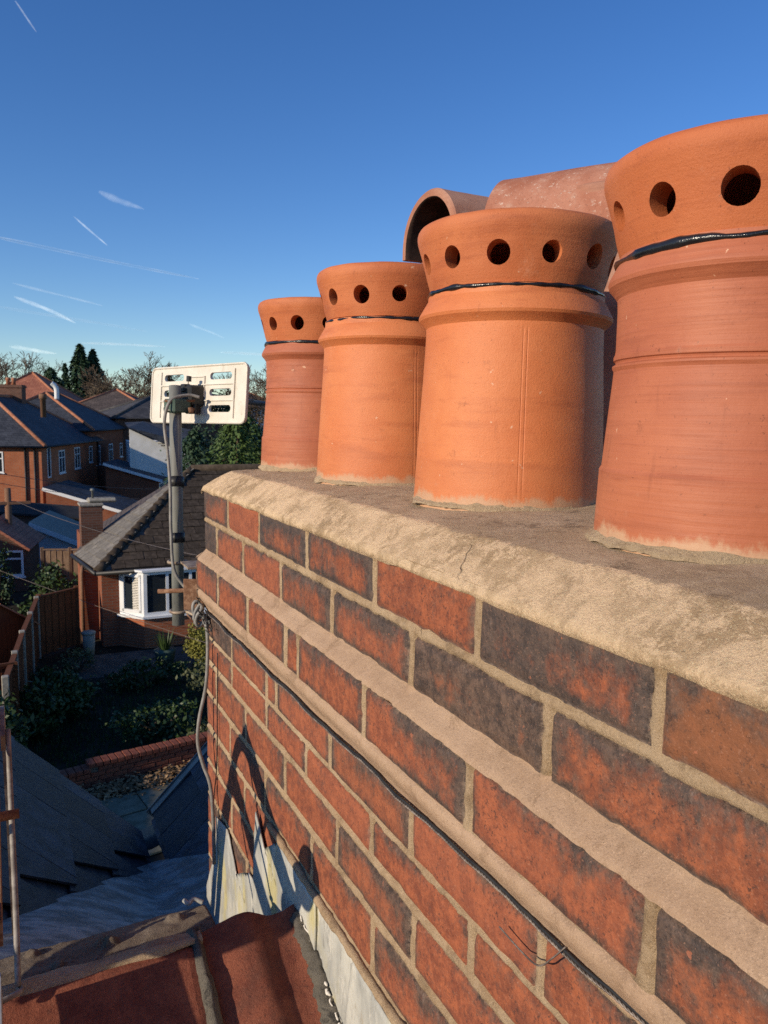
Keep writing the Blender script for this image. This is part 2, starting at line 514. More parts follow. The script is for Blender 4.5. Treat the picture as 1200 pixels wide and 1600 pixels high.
def mat_ridgeclay():
    k = NT('speckled_ridge_clay')
    co = k.tc.outputs['Object']
    c = k.mix(k.mapr(k.noise(co, 9, 5, 0.65), 0.4, 0.65), (0.33, 0.125, 0.075), (0.42, 0.19, 0.125))
    n = k.sep(k.n('ShaderNodeNewGeometry').outputs['Normal'])
    wh = k.mapr(k.noise(co, 95, 6, 0.85), 0.57, 0.63)
    c = k.mix(k.math('MULTIPLY', wh, 0.75), c, (0.60, 0.48, 0.39))
    sm = k.mapr(k.noise(k.vmul(co, (1, 1, 1)), 17, 6, 0.8), 0.54, 0.70)
    c = k.mix(k.math('MULTIPLY', sm, 0.45), c, (0.52, 0.38, 0.29))
    c = k.mix(k.mapr(k.noise(co, 300, 3, 0.7), 0.60, 0.68, 0, 0.6), c, (0.12, 0.06, 0.045))
    return k.fin(c, 0.9, 0.15, k.bump(k.noise(co, 200, 4, 0.7), 0.4, 0.003))
MAT['ridgeclay'] = mat_ridgeclay()
MAT['silicone'] = mat_simple('black_sealant', (0.010, 0.010, 0.011), (0.016, 0.016, 0.018), 30, 0.22, 0.5, 0.3, 0.003)
MAT['lead'] = mat_simple('shaded_lead', (0.10, 0.105, 0.11), (0.27, 0.28, 0.285), 13, 0.62, 0.35, 0.6, 0.006, 0.0, (1, 1, 0.5))  # lead valley's missing shadow put into this darker colour
def mat_flashing():
    k = NT('stained_lead')
    co = k.tc.outputs['Object']
    c = k.mix(k.mapr(k.noise(k.vmul(co, (1, 1, 0.4)), 11, 5, 0.65), 0.38, 0.66), (0.33, 0.325, 0.29), (0.50, 0.48, 0.41))
    c = k.mix(k.mapr(k.noise(k.vmul(co, (1, 1, 0.5)), 8, 4, 0.6), 0.54, 0.68, 0, 0.7), c, (0.52, 0.44, 0.16))
    c = k.mix(k.mapr(k.noise(k.vmul(co, (1, 2, 0.3)), 60, 6, 0.8), 0.55, 0.66, 0, 0.6), c, (0.16, 0.145, 0.12))
    c = k.mix(k.mapr(k.noise(k.vmul(co, (1, 1, 0.4)), 30, 7, 0.8), 0.54, 0.63, 0, 0.6), c, (0.62, 0.58, 0.49))
    c = k.mix(k.mapr(k.noise(k.vmul(co, (1, 1, 0.6)), 17, 6, 0.75), 0.55, 0.62, 0, 0.45), c, (0.30, 0.25, 0.17))
    return k.fin(c, 0.7, 0.3, k.bump(k.noise(co, 24, 5, 0.6), 0.5, 0.006))
MAT['flash'] = mat_flashing()
MAT['slate'] = mat_simple('blue_slate', (0.024, 0.030, 0.042), (0.058, 0.070, 0.095), 16, 0.6, 0.25, 0.7, 0.004, 0, (1, 1, 1), 0.36, 0.62, 0.75)
def mat_redtile():
    k = NT('red_clay_tile')
    co = k.tc.outputs['Object']
    c = k.mix(k.mapr(k.noise(co, 14, 7, 0.75), 0.36, 0.64), (0.155, 0.044, 0.028), (0.275, 0.090, 0.050))
    c = k.mix(k.mapr(k.noise(co, 6, 5, 0.7), 0.50, 0.66, 0, 0.6), c, (0.13, 0.060, 0.042))
    c = k.mix(k.mapr(k.noise(co, 210, 5, 0.8), 0.55, 0.64, 0, 0.6), c, (0.06, 0.032, 0.025))
    c = k.mix(k.mapr(k.noise(co, 380, 4, 0.75), 0.60, 0.67, 0, 0.5), c, (0.46, 0.22, 0.14))
    c = k.mix(k.mapr(k.noise(co, 36, 7, 0.8), 0.61, 0.67, 0, 0.5), c, (0.16, 0.135, 0.095))
    h = k.math('ADD', k.noise(co, 60, 7, 0.75), k.math('MULTIPLY', k.noise(co, 400, 4, 0.7), 0.5))
    return k.fin(c, 0.85, 0.2, k.bump(h, 0.8, 0.004))
MAT['redtile'] = mat_redtile()
MAT['strip'] = mat_mortar('lichened_concrete', (0.17, 0.128, 0.088), (0.27, 0.215, 0.16), (0.075, 0.055, 0.04), 0.4, False, 1.0, 0.9)
MAT['moss'] = mat_mortar('dirty_mortar', (0.12, 0.105, 0.085), (0.20, 0.175, 0.135), (0.045, 0.042, 0.038), 0.4, False, 1.0, 0.9)
MAT['galv'] = mat_simple('galvanised_steel', (0.15, 0.152, 0.135), (0.23, 0.23, 0.20), 18, 0.6, 0.4, 0.15, 0.001, 0.0, (1, 1, 0.3))
MAT['rust'] = mat_simple('rusty_steel', (0.16, 0.075, 0.04), (0.30, 0.17, 0.10), 60, 0.85, 0.25, 0.6, 0.002)
MAT['rustpale'] = mat_simple('worn_steel', (0.20, 0.13, 0.09), (0.40, 0.31, 0.22), 34, 0.6, 0.4, 0.4, 0.001, 0.2)
MAT['oldsteel'] = mat_simple('dull_steel', (0.17, 0.145, 0.12), (0.32, 0.285, 0.24), 40, 0.6, 0.4, 0.3, 0.001)
k = NT('cream_plastic')
co = k.tc.outputs['Object']
c = k.mix(k.mapr(k.noise(co, 14, 5, 0.65), 0.36, 0.66), (0.64, 0.58, 0.48), (0.72, 0.66, 0.56))
c = k.mix(k.mapr(k.noise(k.vmul(co, (1, 1, 0.18)), 42, 6, 0.75), 0.55, 0.70, 0, 0.45), c, (0.30, 0.27, 0.17))
c = k.mix(k.mapr(k.noise(co, 110, 5, 0.75), 0.60, 0.68, 0, 0.4), c, (0.25, 0.21, 0.15))
MAT['cream'] = k.fin(c, 0.5, 0.35)
MAT['dgreen'] = mat_simple('dark_green_plastic', (0.05, 0.085, 0.065), (0.08, 0.12, 0.09), 30, 0.6, 0.3, 0.2)
MAT['blackp'] = mat_simple('black_plastic', (0.015, 0.015, 0.016), (0.028, 0.027, 0.026), 30, 0.5, 0.4, 0.2)
MAT['greycable'] = mat_simple('grey_cable', (0.19, 0.178, 0.155), (0.28, 0.26, 0.23), 40, 0.55, 0.4, 0.15)
MAT['wire'] = mat_simple('steel_wire', (0.12, 0.095, 0.08), (0.25, 0.205, 0.17), 80, 0.5, 0.5, 0.2, 0.001, 0.3)
MAT['white'] = mat_simple('white_paint', (0.74, 0.74, 0.72), (0.80, 0.80, 0.78), 3, 0.5, 0.4, 0.05)
MAT['render'] = mat_simple('white_render', (0.68, 0.66, 0.60), (0.77, 0.75, 0.70), 1.5, 0.9, 0.15, 0.2, 0.01)
MAT['dim_frame'] = MAT['white']
k = NT('window_glass'); MAT['glass'] = k.fin((0.02, 0.026, 0.032), 0.05, 0.6)
MAT['redbrick'] = mat_wallbrick('red_house_brick', (0.23, 0.066, 0.034), (0.29, 0.092, 0.045), (0.20, 0.145, 0.105))
MAT['orangebrick'] = mat_wallbrick('orange_house_brick', (0.36, 0.105, 0.045), (0.43, 0.140, 0.062), (0.32, 0.21, 0.14))
MAT['darkbrick'] = mat_wallbrick('brown_house_brick', (0.105, 0.050, 0.034), (0.16, 0.075, 0.05), (0.15, 0.12, 0.10))
MAT['fartile_grey'] = mat_roofrows('grey_roof_tiling', (0.050, 0.047, 0.046), (0.078, 0.073, 0.070))
MAT['fartile_blue'] = mat_roofrows('blue_slate_roofing', (0.030, 0.034, 0.044), (0.055, 0.060, 0.072), 0.22, 0.3)
MAT['fartile_red'] = mat_roofrows('red_roof_tiling', (0.30, 0.10, 0.06), (0.36, 0.14, 0.08))
MAT['fartile_brown'] = mat_roofrows('brown_roof_tiling', (0.070, 0.054, 0.045), (0.105, 0.08, 0.066))
MAT['browntile'] = mat_simple('brown_concrete_tile', (0.050, 0.037, 0.027), (0.095, 0.072, 0.053), 7, 0.9, 0.15, 0.5, 0.006, 0, (1, 1, 1), 0.36, 0.66, 0.45)
MAT['greytile'] = mat_simple('sunlit_tile', (0.17, 0.155, 0.135), (0.26, 0.235, 0.20), 6, 0.9, 0.15, 0.5, 0.006, 0, (1, 1, 1), 0.36, 0.66, 0.35)  # same roof's tile, sunlight put into a paler colour for the side slope
MAT['hipclay'] = mat_simple('clay_hip_tile', (0.33, 0.125, 0.065), (0.42, 0.19, 0.11), 4, 0.85, 0.2, 0.3)
MAT['timber'] = mat_simple('orange_fence_timber', (0.125, 0.045, 0.019), (0.19, 0.072, 0.030), 9, 0.8, 0.2, 0.4, 0.004, 0, (6, 6, 0.6), 0.38, 0.64, 0.35)
MAT['oldtimber'] = mat_simple('weathered_timber', (0.17, 0.105, 0.065), (0.28, 0.19, 0.125), 9, 0.85, 0.2, 0.4, 0.004, 0, (6, 6, 0.6), 0.38, 0.64, 0.3)
MAT['concpost'] = mat_simple('concrete_post', (0.26, 0.235, 0.19), (0.36, 0.33, 0.27), 12, 0.9, 0.15, 0.4)
MAT['soil'] = mat_simple('garden_soil', (0.022, 0.019, 0.014), (0.045, 0.038, 0.026), 1.5, 0.95, 0.1, 0.8, 0.03)
MAT['paving'] = mat_simple('stone_paving', (0.14, 0.13, 0.085), (0.24, 0.215, 0.15), 5, 0.9, 0.15, 0.4, 0.004, 0, (1, 1, 1), 0.36, 0.66, 0.3)
MAT['darkslab'] = mat_simple('dark_paving', (0.06, 0.056, 0.048), (0.11, 0.10, 0.085), 3, 0.9, 0.15, 0.4, 0.004)  # darker paving tone for the patio
MAT['deadleaf'] = mat_simple('dead_leaf', (0.20, 0.12, 0.06), (0.38, 0.25, 0.13), 3, 0.85, 0.2, 0.2)
MAT['bark'] = mat_simple('bare_bark', (0.075, 0.052, 0.036), (0.13, 0.095, 0.066), 2, 0.95, 0.1, 0.3, 0.01)
MAT['palebark'] = mat_simple('pale_bark', (0.12, 0.090, 0.062), (0.19, 0.15, 0.105), 2, 0.95, 0.1, 0.3, 0.01)
def leafmat(name, a, b, spec=0.3, rough=0.6):
    k = NT(name)
    co = k.tc.outputs['Object']
    c = k.mix(k.noise(co, 3.0, 4, 0.7), a, b)
    c = k.mix(k.mapr(k.noise(co, 0.5, 3, 0.6), 0.4, 0.65, 0, 0.5), c, b)
    return k.fin(c, rough, spec)
MAT['leaf'] = leafmat('glossy_green_leaf', (0.018, 0.040, 0.011), (0.052, 0.088, 0.022), 0.35, 0.5)
MAT['conif'] = leafmat('dark_conifer', (0.022, 0.050, 0.026), (0.045, 0.080, 0.035))
MAT['ley'] = leafmat('green_cypress', (0.040, 0.080, 0.022), (0.085, 0.130, 0.030))
MAT['yellowgreen'] = leafmat('golden_cypress', (0.12, 0.14, 0.025), (0.24, 0.22, 0.045))
MAT['olive'] = leafmat('olive_shrub', (0.060, 0.075, 0.030), (0.12, 0.125, 0.055))
MAT['alu'] = mat_simple('ladder_aluminium', (0.42, 0.40, 0.37), (0.55, 0.53, 0.49), 30, 0.45, 0.5, 0.15, 0.001, 0.5)
MAT['darkfelt'] = mat_simple('dark_roof_felt', (0.03, 0.03, 0.032), (0.05, 0.05, 0.05), 3, 0.95, 0.1, 0.3)
MAT['rubber'] = mat_simple('black_rubber', (0.014, 0.014, 0.014), (0.03, 0.03, 0.03), 40, 0.7, 0.3, 0.2)
def mat_cloudy(name, dens):
    k = NT(name)
    co = k.tc.outputs['Object']
    tr = k.n('ShaderNodeBsdfTransparent')
    df = k.n('ShaderNodeBsdfDiffuse')
    df.inputs['Color'].default_value = (0.80, 0.93, 1.0, 1)
    nv = k.n('ShaderNodeCombineXYZ')
    for i_ in range(3): nv.inputs[i_].default_value = sv[i_]
    k.l(nv.outputs[0], df.inputs['Normal'])
    tl = k.n('ShaderNodeBsdfTranslucent')
    tl.inputs['Color'].default_value = (0.88, 0.95, 1.0, 1)
    nb = k.n('ShaderNodeVectorMath', operation='SCALE'); k.l(nv.outputs[0], nb.inputs[0]); nb.inputs['Scale'].default_value = -1.0
    k.l(nb.outputs[0], tl.inputs['Normal'])
    ad = k.n('ShaderNodeAddShader')
    k.l(df.outputs[0], ad.inputs[0]); k.l(tl.outputs[0], ad.inputs[1])
    mx = k.n('ShaderNodeMixShader')
    lw = k.n('ShaderNodeLayerWeight'); lw.inputs[0].default_value = 0.5
    soft = k.math('POWER', k.math('SUBTRACT', 1.0, lw.outputs['Facing'], clamp=True), 1.2)
    nz = k.mapr(k.noise(co, 0.012, 5, 0.7), 0.30, 0.70, 0.25, 1.0)
    k.l(k.math('MULTIPLY', k.math('MULTIPLY', soft, nz), dens), mx.inputs[0])
    k.l(tr.outputs[0], mx.inputs[1]); k.l(ad.outputs[0], mx.inputs[2])
    k.l(mx.outputs[0], k.out.inputs['Surface'])
    return k.m
MAT['vapour'] = mat_cloudy('vapour_trail', 0.16)
MAT['vapour_thin'] = mat_cloudy('thin_vapour_trail', 0.075)

# ================================================================== the brick chimney
CH_Y1 = 1.89          # far corner of the stack
CH_Y0 = -0.75
CH_X1 = 1.00
chim = empty('brick_chimney', (0.5, 0.57, -1.45), 'large red and dark brick chimney stack with sandy mortar top, carrying the clay pots', 'chimney')

J = 0.0060
COURSES = [  # (z top, z bottom, plane x, joints along Y from the far corner)
    (-0.182, -0.2525, 0.0, [1.667, 1.436, 1.174, 0.916, 0.664, 0.413, 0.155, -0.10, -0.35]),
    (-0.2630, -0.3335, 0.0, [1.771, 1.549, 1.304, 1.064, 0.809, 0.544, 0.285, 0.03, -0.22]),
    (-0.3575, -0.4325, -0.018, [1.690, 1.457, 1.228, 1.166, 0.905, 0.645, 0.392, 0.14, -0.12]),
    (-0.4860, -0.5500, 0.0, [1.647, 1.394, 1.335, 1.068, 0.800, 0.539, 0.28, 0.02, -0.23]),
    (-0.5560, -0.6120, 0.0, [1.649, 1.394, 1.173, 0.915, 0.658, 0.40, 0.14, -0.11]),
    (-0.6230, -0.6945, 0.0, [1.790, 1.538, 1.283, 1.036, 0.789, 0.535, 0.28, 0.03]),
    (-0.7060, -0.7845, 0.0, [1.666, 1.404, 1.144, 0.905, 0.650, 0.40, 0.15, -0.1]),
    (-0.7960, -0.8760, 0.0, [1.790, 1.550, 1.290, 1.030, 0.780, 0.52, 0.27, 0.02]),
    (-0.8870, -0.9640, 0.0, [1.660, 1.400, 1.150, 0.900, 0.650, 0.40, 0.15]),
    (-0.9750, -1.0500, 0.0, [1.780, 1.540, 1.290, 1.040, 0.790, 0.54]),
    (-1.0610, -1.1360, 0.0, [1.660, 1.410, 1.160, 0.910, 0.660]),
    (-1.1470, -1.2220, 0.0, [1.780, 1.540, 1.290, 1.040]),
    (-1.2330, -1.3080, 0.0, [1.660, 1.410, 1.160]),
    (-1.3190, -1.3940, 0.0, [1.780, 1.540]),
]
TONE = {  # (course, index) -> darkness, brown, blue
    (0, 0): (0.62, .3, .5), (0, 1): (0.14, .05, .2), (0, 2): (0.72, .2, .9), (0, 3): (0.50, .1, .8), (0, 4): (0.40, .1, .2), (0, 5): (0.76, .1, .7), (0, 6): (0.50, .9, .2),
    (1, 0): (0.95, .2, .8), (1, 1): (0.46, .1, .4), (1, 2): (0.40, .1, .5), (1, 3): (0.60, .1, .5), (1, 4): (0.58, .1, .5), (1, 5): (0.78, .5, .1), (1, 6): (0.46, .2, .4), (1, 7): (0.5, .1, .3),
    (2, 0): (0.45, .1, .4), (2, 1): (0.42, .1, .4), (2, 2): (0.36, .1, .4), (2, 3): (0.55, .1, .4), (2, 4): (0.48, .1, .6), (2, 5): (0.46, .1, .5), (2, 6): (0.44, .1, .4), (2, 7): (0.50, .2, .5),
    (3, 0): (0.85, .6, .1), (3, 1): (0.42, .1, .3), (3, 3): (0.52, .1, .3), (3, 4): (0.54, .3, .2), (3, 5): (0.34, .05, .3), (3, 6): (0.40, .1, .3),
}
def brick_mesh(wd, ht, seed):
    ny = max(5, int(round(wd / 0.0085))); nz = max(6, int(round(ht / 0.0085)))
    u = np.linspace(0, 1, ny); v = np.linspace(0, 1, nz)
    # cluster samples on the arrises
    U = 0.5 - 0.5 * np.cos(PI * u); V = 0.5 - 0.5 * np.cos(PI * v)
    u = 0.55 * u + 0.45 * U; v = 0.45 * v + 0.55 * V
    Y, Z = np.meshgrid((u - 0.5) * wd, (v - 0.5) * ht, indexing='ij')
    ed = np.minimum(wd / 2 - np.abs(Y), ht / 2 - np.abs(Z))
    X = 0.0045 * np.clip(1 - ed / 0.0055, 0, 1) ** 2
    X = X + 0.0009 * fbm(Y * 45 + 7, Z * 45, seed, 4)
    chip = np.clip(fbm(Y * 30, Z * 30 + 4, seed + 9, 3) - 0.26, 0, 1) * np.clip(1 - ed / 0.014, 0, 1)
    X = X + chip * 0.012
    Yd = Y + 0.0030 * fbm(Z * 40 + 3, Y * 8, seed + 2, 3) * np.clip(np.abs(Y) / (wd / 2), 0, 1) ** 4
    Zd = Z + 0.0032 * fbm(Y * 36 + 1, Z * 8, seed + 5, 3) * np.clip(np.abs(Z) / (ht / 2), 0, 1) ** 4
    P = np.stack([X, Yd, Zd], -1)
    vs = P.reshape(-1, 3).tolist()
    fs = [f[::-1] for f in grid_faces(ny, nz)]
    ring = [i * nz for i in range(ny)] + [(ny - 1) * nz + j for j in range(1, nz)] + [i * nz + nz - 1 for i in range(ny - 2, -1, -1)] + [j for j in range(nz - 2, 0, -1)]
    n0 = len(vs)
    for i in ring:
        vs.append((0.05, vs[i][1], vs[i][2]))
    m = len(ring)
    for a in range(m):
        b = (a + 1) % m
        fs.append((ring[b], ring[a], n0 + a, n0 + b))
    return vs, fs

RECTS = []     # brick rectangles on the long face, for the mortar relief
rng = random.Random(3)
for ci, (zt, zb, px, js) in enumerate(COURSES):
    yend = CH_Y1 + (0.016 if px < 0 else 0)
    ys = [yend + J] + js
    for bi in range(len(ys) - 1):
        y1 = ys[bi] - J; y0 = ys[bi + 1] + J
        RECTS.append((y0, y1, zb, zt, ci))
        if y1 < 0.12: continue
        if zt < -0.80 - 0.0 and y1 < 0.75: continue
        if zt < -1.0 and y1 < 1.1: continue
        wd, ht = y1 - y0, zt - zb
        vs, fs = brick_mesh(wd, ht, ci * 17 + bi * 5)
        o = mesh_obj('brick', vs, fs, MAT['brick'], chim, True, (px + rng.uniform(-.0008, .0012), (y0 + y1) / 2, (zt + zb) / 2))
        t = TONE.get((ci, bi))
        if t is None:
            t = (rng.uniform(0.16, 0.52), rng.uniform(0, .15), rng.uniform(0.1, .5))
            if rng.random() < 0.15 and ci > 4: t = (0.62, .25, .2)
        o.color = (t[0], t[1], t[2], 1)
# bricks of the far end and the near half of the top courses, plain and cheap
def plain_brick(c, d, tone):
    m = MB(); m.cham((0, 0, 0), d, 0.003)
    o = m.build('brick', MAT['brick'], chim, False, c)
    o.color = (*tone, 1)
for ci, (zt, zb, px, js) in enumerate(COURSES):
    off = 0.016 if px < 0 else 0.0
    x = (0.0 if px == 0 else px) + 0.052
    n = 0
    while x < CH_X1 - 0.05 and zt > -1.2:
        wdt = 0.215 if ci % 2 else 0.102
        if n == 0 and ci % 2 == 0: wdt = 0.16
        plain_brick((x + wdt / 2, CH_Y1 + off - 0.028, (zt + zb) / 2), (wdt, 0.05, zt - zb), (rng.uniform(.4, .9), .2, .5))
        x += wdt + 0.012; n += 1

# mortar relief on the long face: flush joints, ragged over the arrises, the sloping fillet on the projecting course
def wallsheet(z, u):
    """x of the mortar's general plane at height z"""
    x = np.zeros_like(z)
    # ledge fillet above the projecting course
    x = np.where((z <= -0.332) & (z > -0.358), -0.0195 * sstep(-0.333, -0.357, z), x)
    x = np.where((z <= -0.358) & (z > -0.432), -0.0185, x)
    x = np.where((z <= -0.432) & (z > -0.480), -0.0195 * (1 - sstep(-0.440, -0.482, z)), x)
    return x
ys = np.arange(0.10, CH_Y1 - 0.0005, 0.0034)
ys = np.append(ys, CH_Y1 - 0.002)
zs = np.arange(-1.40, -0.170, 0.0034)
Yg, Zg = np.meshgrid(ys, zs, indexing='ij')
wy = Yg + 0.0042 * fbm(Yg * 75, Zg * 75, 11, 4); wz = Zg + 0.0044 * fbm(Yg * 60 + 9, Zg * 60, 13, 4)
inside = np.full(Yg.shape, -1.0)
for (y0, y1, z0, z1, ci) in RECTS:
    dd = np.minimum(np.minimum(wy - y0, y1 - wy), np.minimum(wz - z0, z1 - wz))
    inside = np.maximum(inside, dd)
base = wallsheet(Zg, Yg)
bulge = -0.0022 * np.clip(-inside / 0.006, 0, 1)
rough = 0.0010 * fbm(Yg * 110, Zg * 110, 21, 4) + 0.0012 * fbm(Yg * 25, Zg * 25, 23, 3)
joint = base + 0.0012 + bulge * 0.5 + rough
under = base + 0.007
t = sstep(-0.0014, 0.0030, inside)
Xg = joint * (1 - t) + under * t
P = np.stack([Xg, Yg, Zg], -1)
# fold round the far corner
last = P[-1:].copy()
ext = np.where(wallsheet(Zg[-1], Yg[-1]) < -0.004, 0.016, 0.0) * np.clip(-wallsheet(Zg[-1], Yg[-1]) / 0.018, 0, 1)
last[0, :, 1] += ext + 0.0015
l2 = last.copy(); l2[0, :, 0] = 0.03
l3 = last.copy(); l3[0, :, 0] = CH_X1
l4 = l3.copy(); l4[0, :, 1] = CH_Y0
P = np.concatenate([P, last, l2, l3, l4], 0)
iz_a = int(np.searchsorted(zs, -0.359)); iz_b = int(np.searchsorted(zs, -0.331))
iz_c = int(np.searchsorted(zs, -0.484)); iz_d = int(np.searchsorted(zs, -0.434))
grid_obj('mortar', P[:, :iz_c + 1], MAT['mortar'], chim, True, flip=True)
grid_obj('mortar_fillet', P[:, iz_c:iz_d + 1], MAT['fillet'], chim, True, flip=True)
grid_obj('mortar', P[:, iz_d:iz_a + 1], MAT['mortar'], chim, True, flip=True)
grid_obj('mortar_fillet', P[:, iz_a:iz_b + 1], MAT['fillet'], chim, True, flip=True)
grid_obj('mortar', P[:, iz_b:], MAT['mortar'], chim, True, flip=True)
m = MB()       # the near, out of frame, stretch of the stack
m.box((CH_X1 / 2 + 0.005, (CH_Y0 + 0.10) / 2, -0.79), (CH_X1 - 0.01, 0.10 - CH_Y0, 1.22))
m.build('stack_core', MAT['redbrick'], chim)

# flaunching: mortar weathering on top of the stack
def flaunch_z(d, x, y):
    pts_d = [-0.012, -0.006, 0.0, 0.008, 0.02, 0.035, 0.05, 0.07, 0.10, 0.16, 0.30, 0.6]
    pts_z = [-0.200, -0.188, -0.176, -0.1665, -0.156, -0.1445, -0.1345, -0.1312, -0.1275, -0.1225, -0.117, -0.110]
    return np.interp(d, pts_d, pts_z)
xs = np.concatenate([np.arange(0.0, 0.19, 0.0035), np.arange(0.19, CH_X1 + 0.006, 0.02)])
yy = np.concatenate([np.arange(CH_Y0, 0.2, 0.03), np.arange(0.2, CH_Y1 + 0.008, 0.004)])
Xf, Yf = np.meshgrid(xs, yy, indexing='ij')
a = Xf; b = CH_Y1 + 0.002 - Yf; c2 = CH_X1 - Xf
def smin(p, q, r):
    h = np.clip(0.5 + 0.5 * (q - p) / r, 0, 1)
    return q * (1 - h) + p * h - r * h * (1 - h)
d = smin(smin(a, b, 0.025), c2, 0.025) + 0.003 * fbm(Yf * 9, Xf * 9, 31, 3)
Zf = flaunch_z(d, Xf, Yf) + 0.0018 * fbm(Xf * 12, Yf * 9, 33, 4) + 0.0011 * fbm(Xf * 95, Yf * 95, 35, 4)
# trowelled lumps on the sloping face
Zf = Zf + 0.0010 * np.clip(fbm(Xf * 60, Yf * 60, 39, 4), 0, 1) * sstep(0.075, 0.01, d)
Pf = np.stack([Xf - 0.0050 * np.exp(-np.clip(Xf, 0, 1) / 0.010), Yf, Zf], -1)
# ragged lower lip hanging over the top course
lip = Pf[0:1].copy(); lip[0, :, 2] = -0.1855 + 0.0034 * fbm(yy * 18, yy * 0 + 3.3, 41, 5); lip[0, :, 0] = -0.0054
lip2 = lip.copy(); lip2[0, :, 0] = 0.006; lip2[0, :, 2] -= 0.002
Pf = np.concatenate([lip2, lip, Pf], 0)
lasty = Pf[:, -1:].copy(); lasty[:, :, 2] = np.minimum(lasty[:, :, 2], -0.183) - 0.003
Pf = np.concatenate([Pf, lasty], 1)
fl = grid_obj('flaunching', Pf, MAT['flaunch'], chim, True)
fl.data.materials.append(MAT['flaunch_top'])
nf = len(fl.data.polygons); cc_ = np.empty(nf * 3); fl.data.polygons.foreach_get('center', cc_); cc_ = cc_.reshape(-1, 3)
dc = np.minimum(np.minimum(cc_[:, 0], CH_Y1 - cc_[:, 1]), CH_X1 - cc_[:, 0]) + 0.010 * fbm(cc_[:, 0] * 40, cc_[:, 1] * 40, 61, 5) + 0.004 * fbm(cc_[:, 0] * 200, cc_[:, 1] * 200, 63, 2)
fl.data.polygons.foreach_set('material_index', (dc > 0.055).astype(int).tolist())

# lead step flashing dressed against the stack
def lead_piece(name, poly, x=-0.004, th=0.003, mat='flash', seed=0):
    """poly of (Y, z) on the face x; cut into a fine fan so it can be dressed unevenly"""
    bm = bmesh.new()
    vs = [bm.verts.new((0, p[0], p[1])) for p in poly]
    f = bm.faces.new(vs)
    bmesh.ops.triangulate(bm, faces=[f])
    for _ in range(4):
        bmesh.ops.subdivide_edges(bm, edges=[e for e in bm.edges if e.calc_length() > 0.022], cuts=1, use_grid_fill=True)
    bmesh.ops.triangulate(bm, faces=list(bm.faces))
    Y = np.array([v.co.y for v in bm.verts]); Z = np.array([v.co.z for v in bm.verts])
    X = x - 0.002 * fbm(Y * 14, Z * 14, seed, 3) - 0.0012 * fbm(Y * 40, Z * 40, seed + 3, 2)
    dy = 0.0045 * fbm(Y * 26 + 3, Z * 26, seed + 8, 3); dz_ = 0.0050 * fbm(Y * 22, Z * 22 + 9, seed + 12, 3)
    for v, q, e1, e2 in zip(bm.verts, X, dy, dz_): v.co.x = q; v.co.y += e1; v.co.z += e2
    r = bmesh.ops.extrude_face_region(bm, geom=list(bm.faces))
    for g in r['geom']:
        if isinstance(g, bmesh.types.BMVert): g.co.x += th
    bmesh.ops.recalc_face_normals(bm, faces=list(bm.faces))
    me = bpy.data.meshes.new(name)
    bm.to_mesh(me); bm.free()
    me.polygons.foreach_set('use_smooth', [True] * len(me.polygons))
    me.materials.append(MAT[mat])
    o = bpy.data.objects.new(name, me)
    COL.objects.link(o)
    WL[o.name] = Vector((0, 0, 0))
    setp(o, chim, False)
    return o
lead_piece('lead_flashing', [(1.895, -1.40), (1.895, -1.235), (1.80, -1.09), (1.785, -1.035), (1.785, -0.985), (1.675, -0.965), (1.60, -1.03), (1.50, -1.075), (1.505, -0.975), (1.42, -0.965), (1.42, -1.22), (1.62, -1.30)], -0.0055, seed=3)
lead_piece('lead_flashing', [(1.455, -1.10), (1.45, -0.905), (1.43, -0.80), (1.38, -0.85), (1.30, -0.885), (1.30, -0.795), (1.22, -0.795), (1.10, -0.797), (1.10, -0.92), (1.2, -0.97), (1.3, -1.02)], -0.0095, seed=8)
lead_piece('lead_flashing', [(1.16, -0.93), (1.145, -0.797), (0.955, -0.796), (0.945, -0.90), (0.98, -0.96), (1.06, -0.95)], -0.0050, seed=12)
lead_piece('lead_flashing', [(0.985, -0.985), (0.955, -0.805), (0.945, -0.797), (0.83, -0.797), (0.70, -0.80), (0.64, -0.99), (0.80, -1.06)], -0.0090, seed=15)

# pointing mortar along the top of the flashing
pp_ = []
for i in range(120):
    y = 1.36 - i * 0.0062
    pp_.append((-0.0035 + 0.0012 * float(fbm(y * 40, 1.0, 71, 3)), y, -0.7925 + 0.0022 * float(fbm(y * 30, 5.0, 73, 3))))
m = MB(); m.tube(pp_, [0.0072 + 0.0022 * float(fbm(p[1] * 60, 2.0, 75, 3)) for p in pp_], 8)
m.build('pointing', MAT['mortar'], chim, True)

# ================================================================== chimney pots
def lathe_rows(prof, n):
    a = np.linspace(0, 2 * PI, n, endpoint=False)
    pr = np.array(prof)
    return np.stack([np.outer(np.cos(a), pr[:, 0]), np.outer(np.sin(a), pr[:, 0]), np.tile(pr[:, 1], (n, 1))], -1)

def refine(prof, step):
    out = [prof[0]]
    for p, q in zip(prof[:-1], prof[1:]):
        L = math.hypot(q[0] - p[0], q[1] - p[1]); k = max(1, int(L / step))
        for i in range(1, k + 1):
            out.append((p[0] + (q[0] - p[0]) * i / k, p[1] + (q[1] - p[1]) * i / k))
    return out

def roundprof(prof, it=2):
    for _ in range(it):
        o = [prof[0]]
        for p, q in zip(prof[:-1], prof[1:]):
            o.append((p[0] * .75 + q[0] * .25, p[1] * .75 + q[1] * .25)); o.append((p[0] * .25 + q[0] * .75, p[1] * .25 + q[1] * .75))
        o.append(prof[-1]); prof = o
    return prof

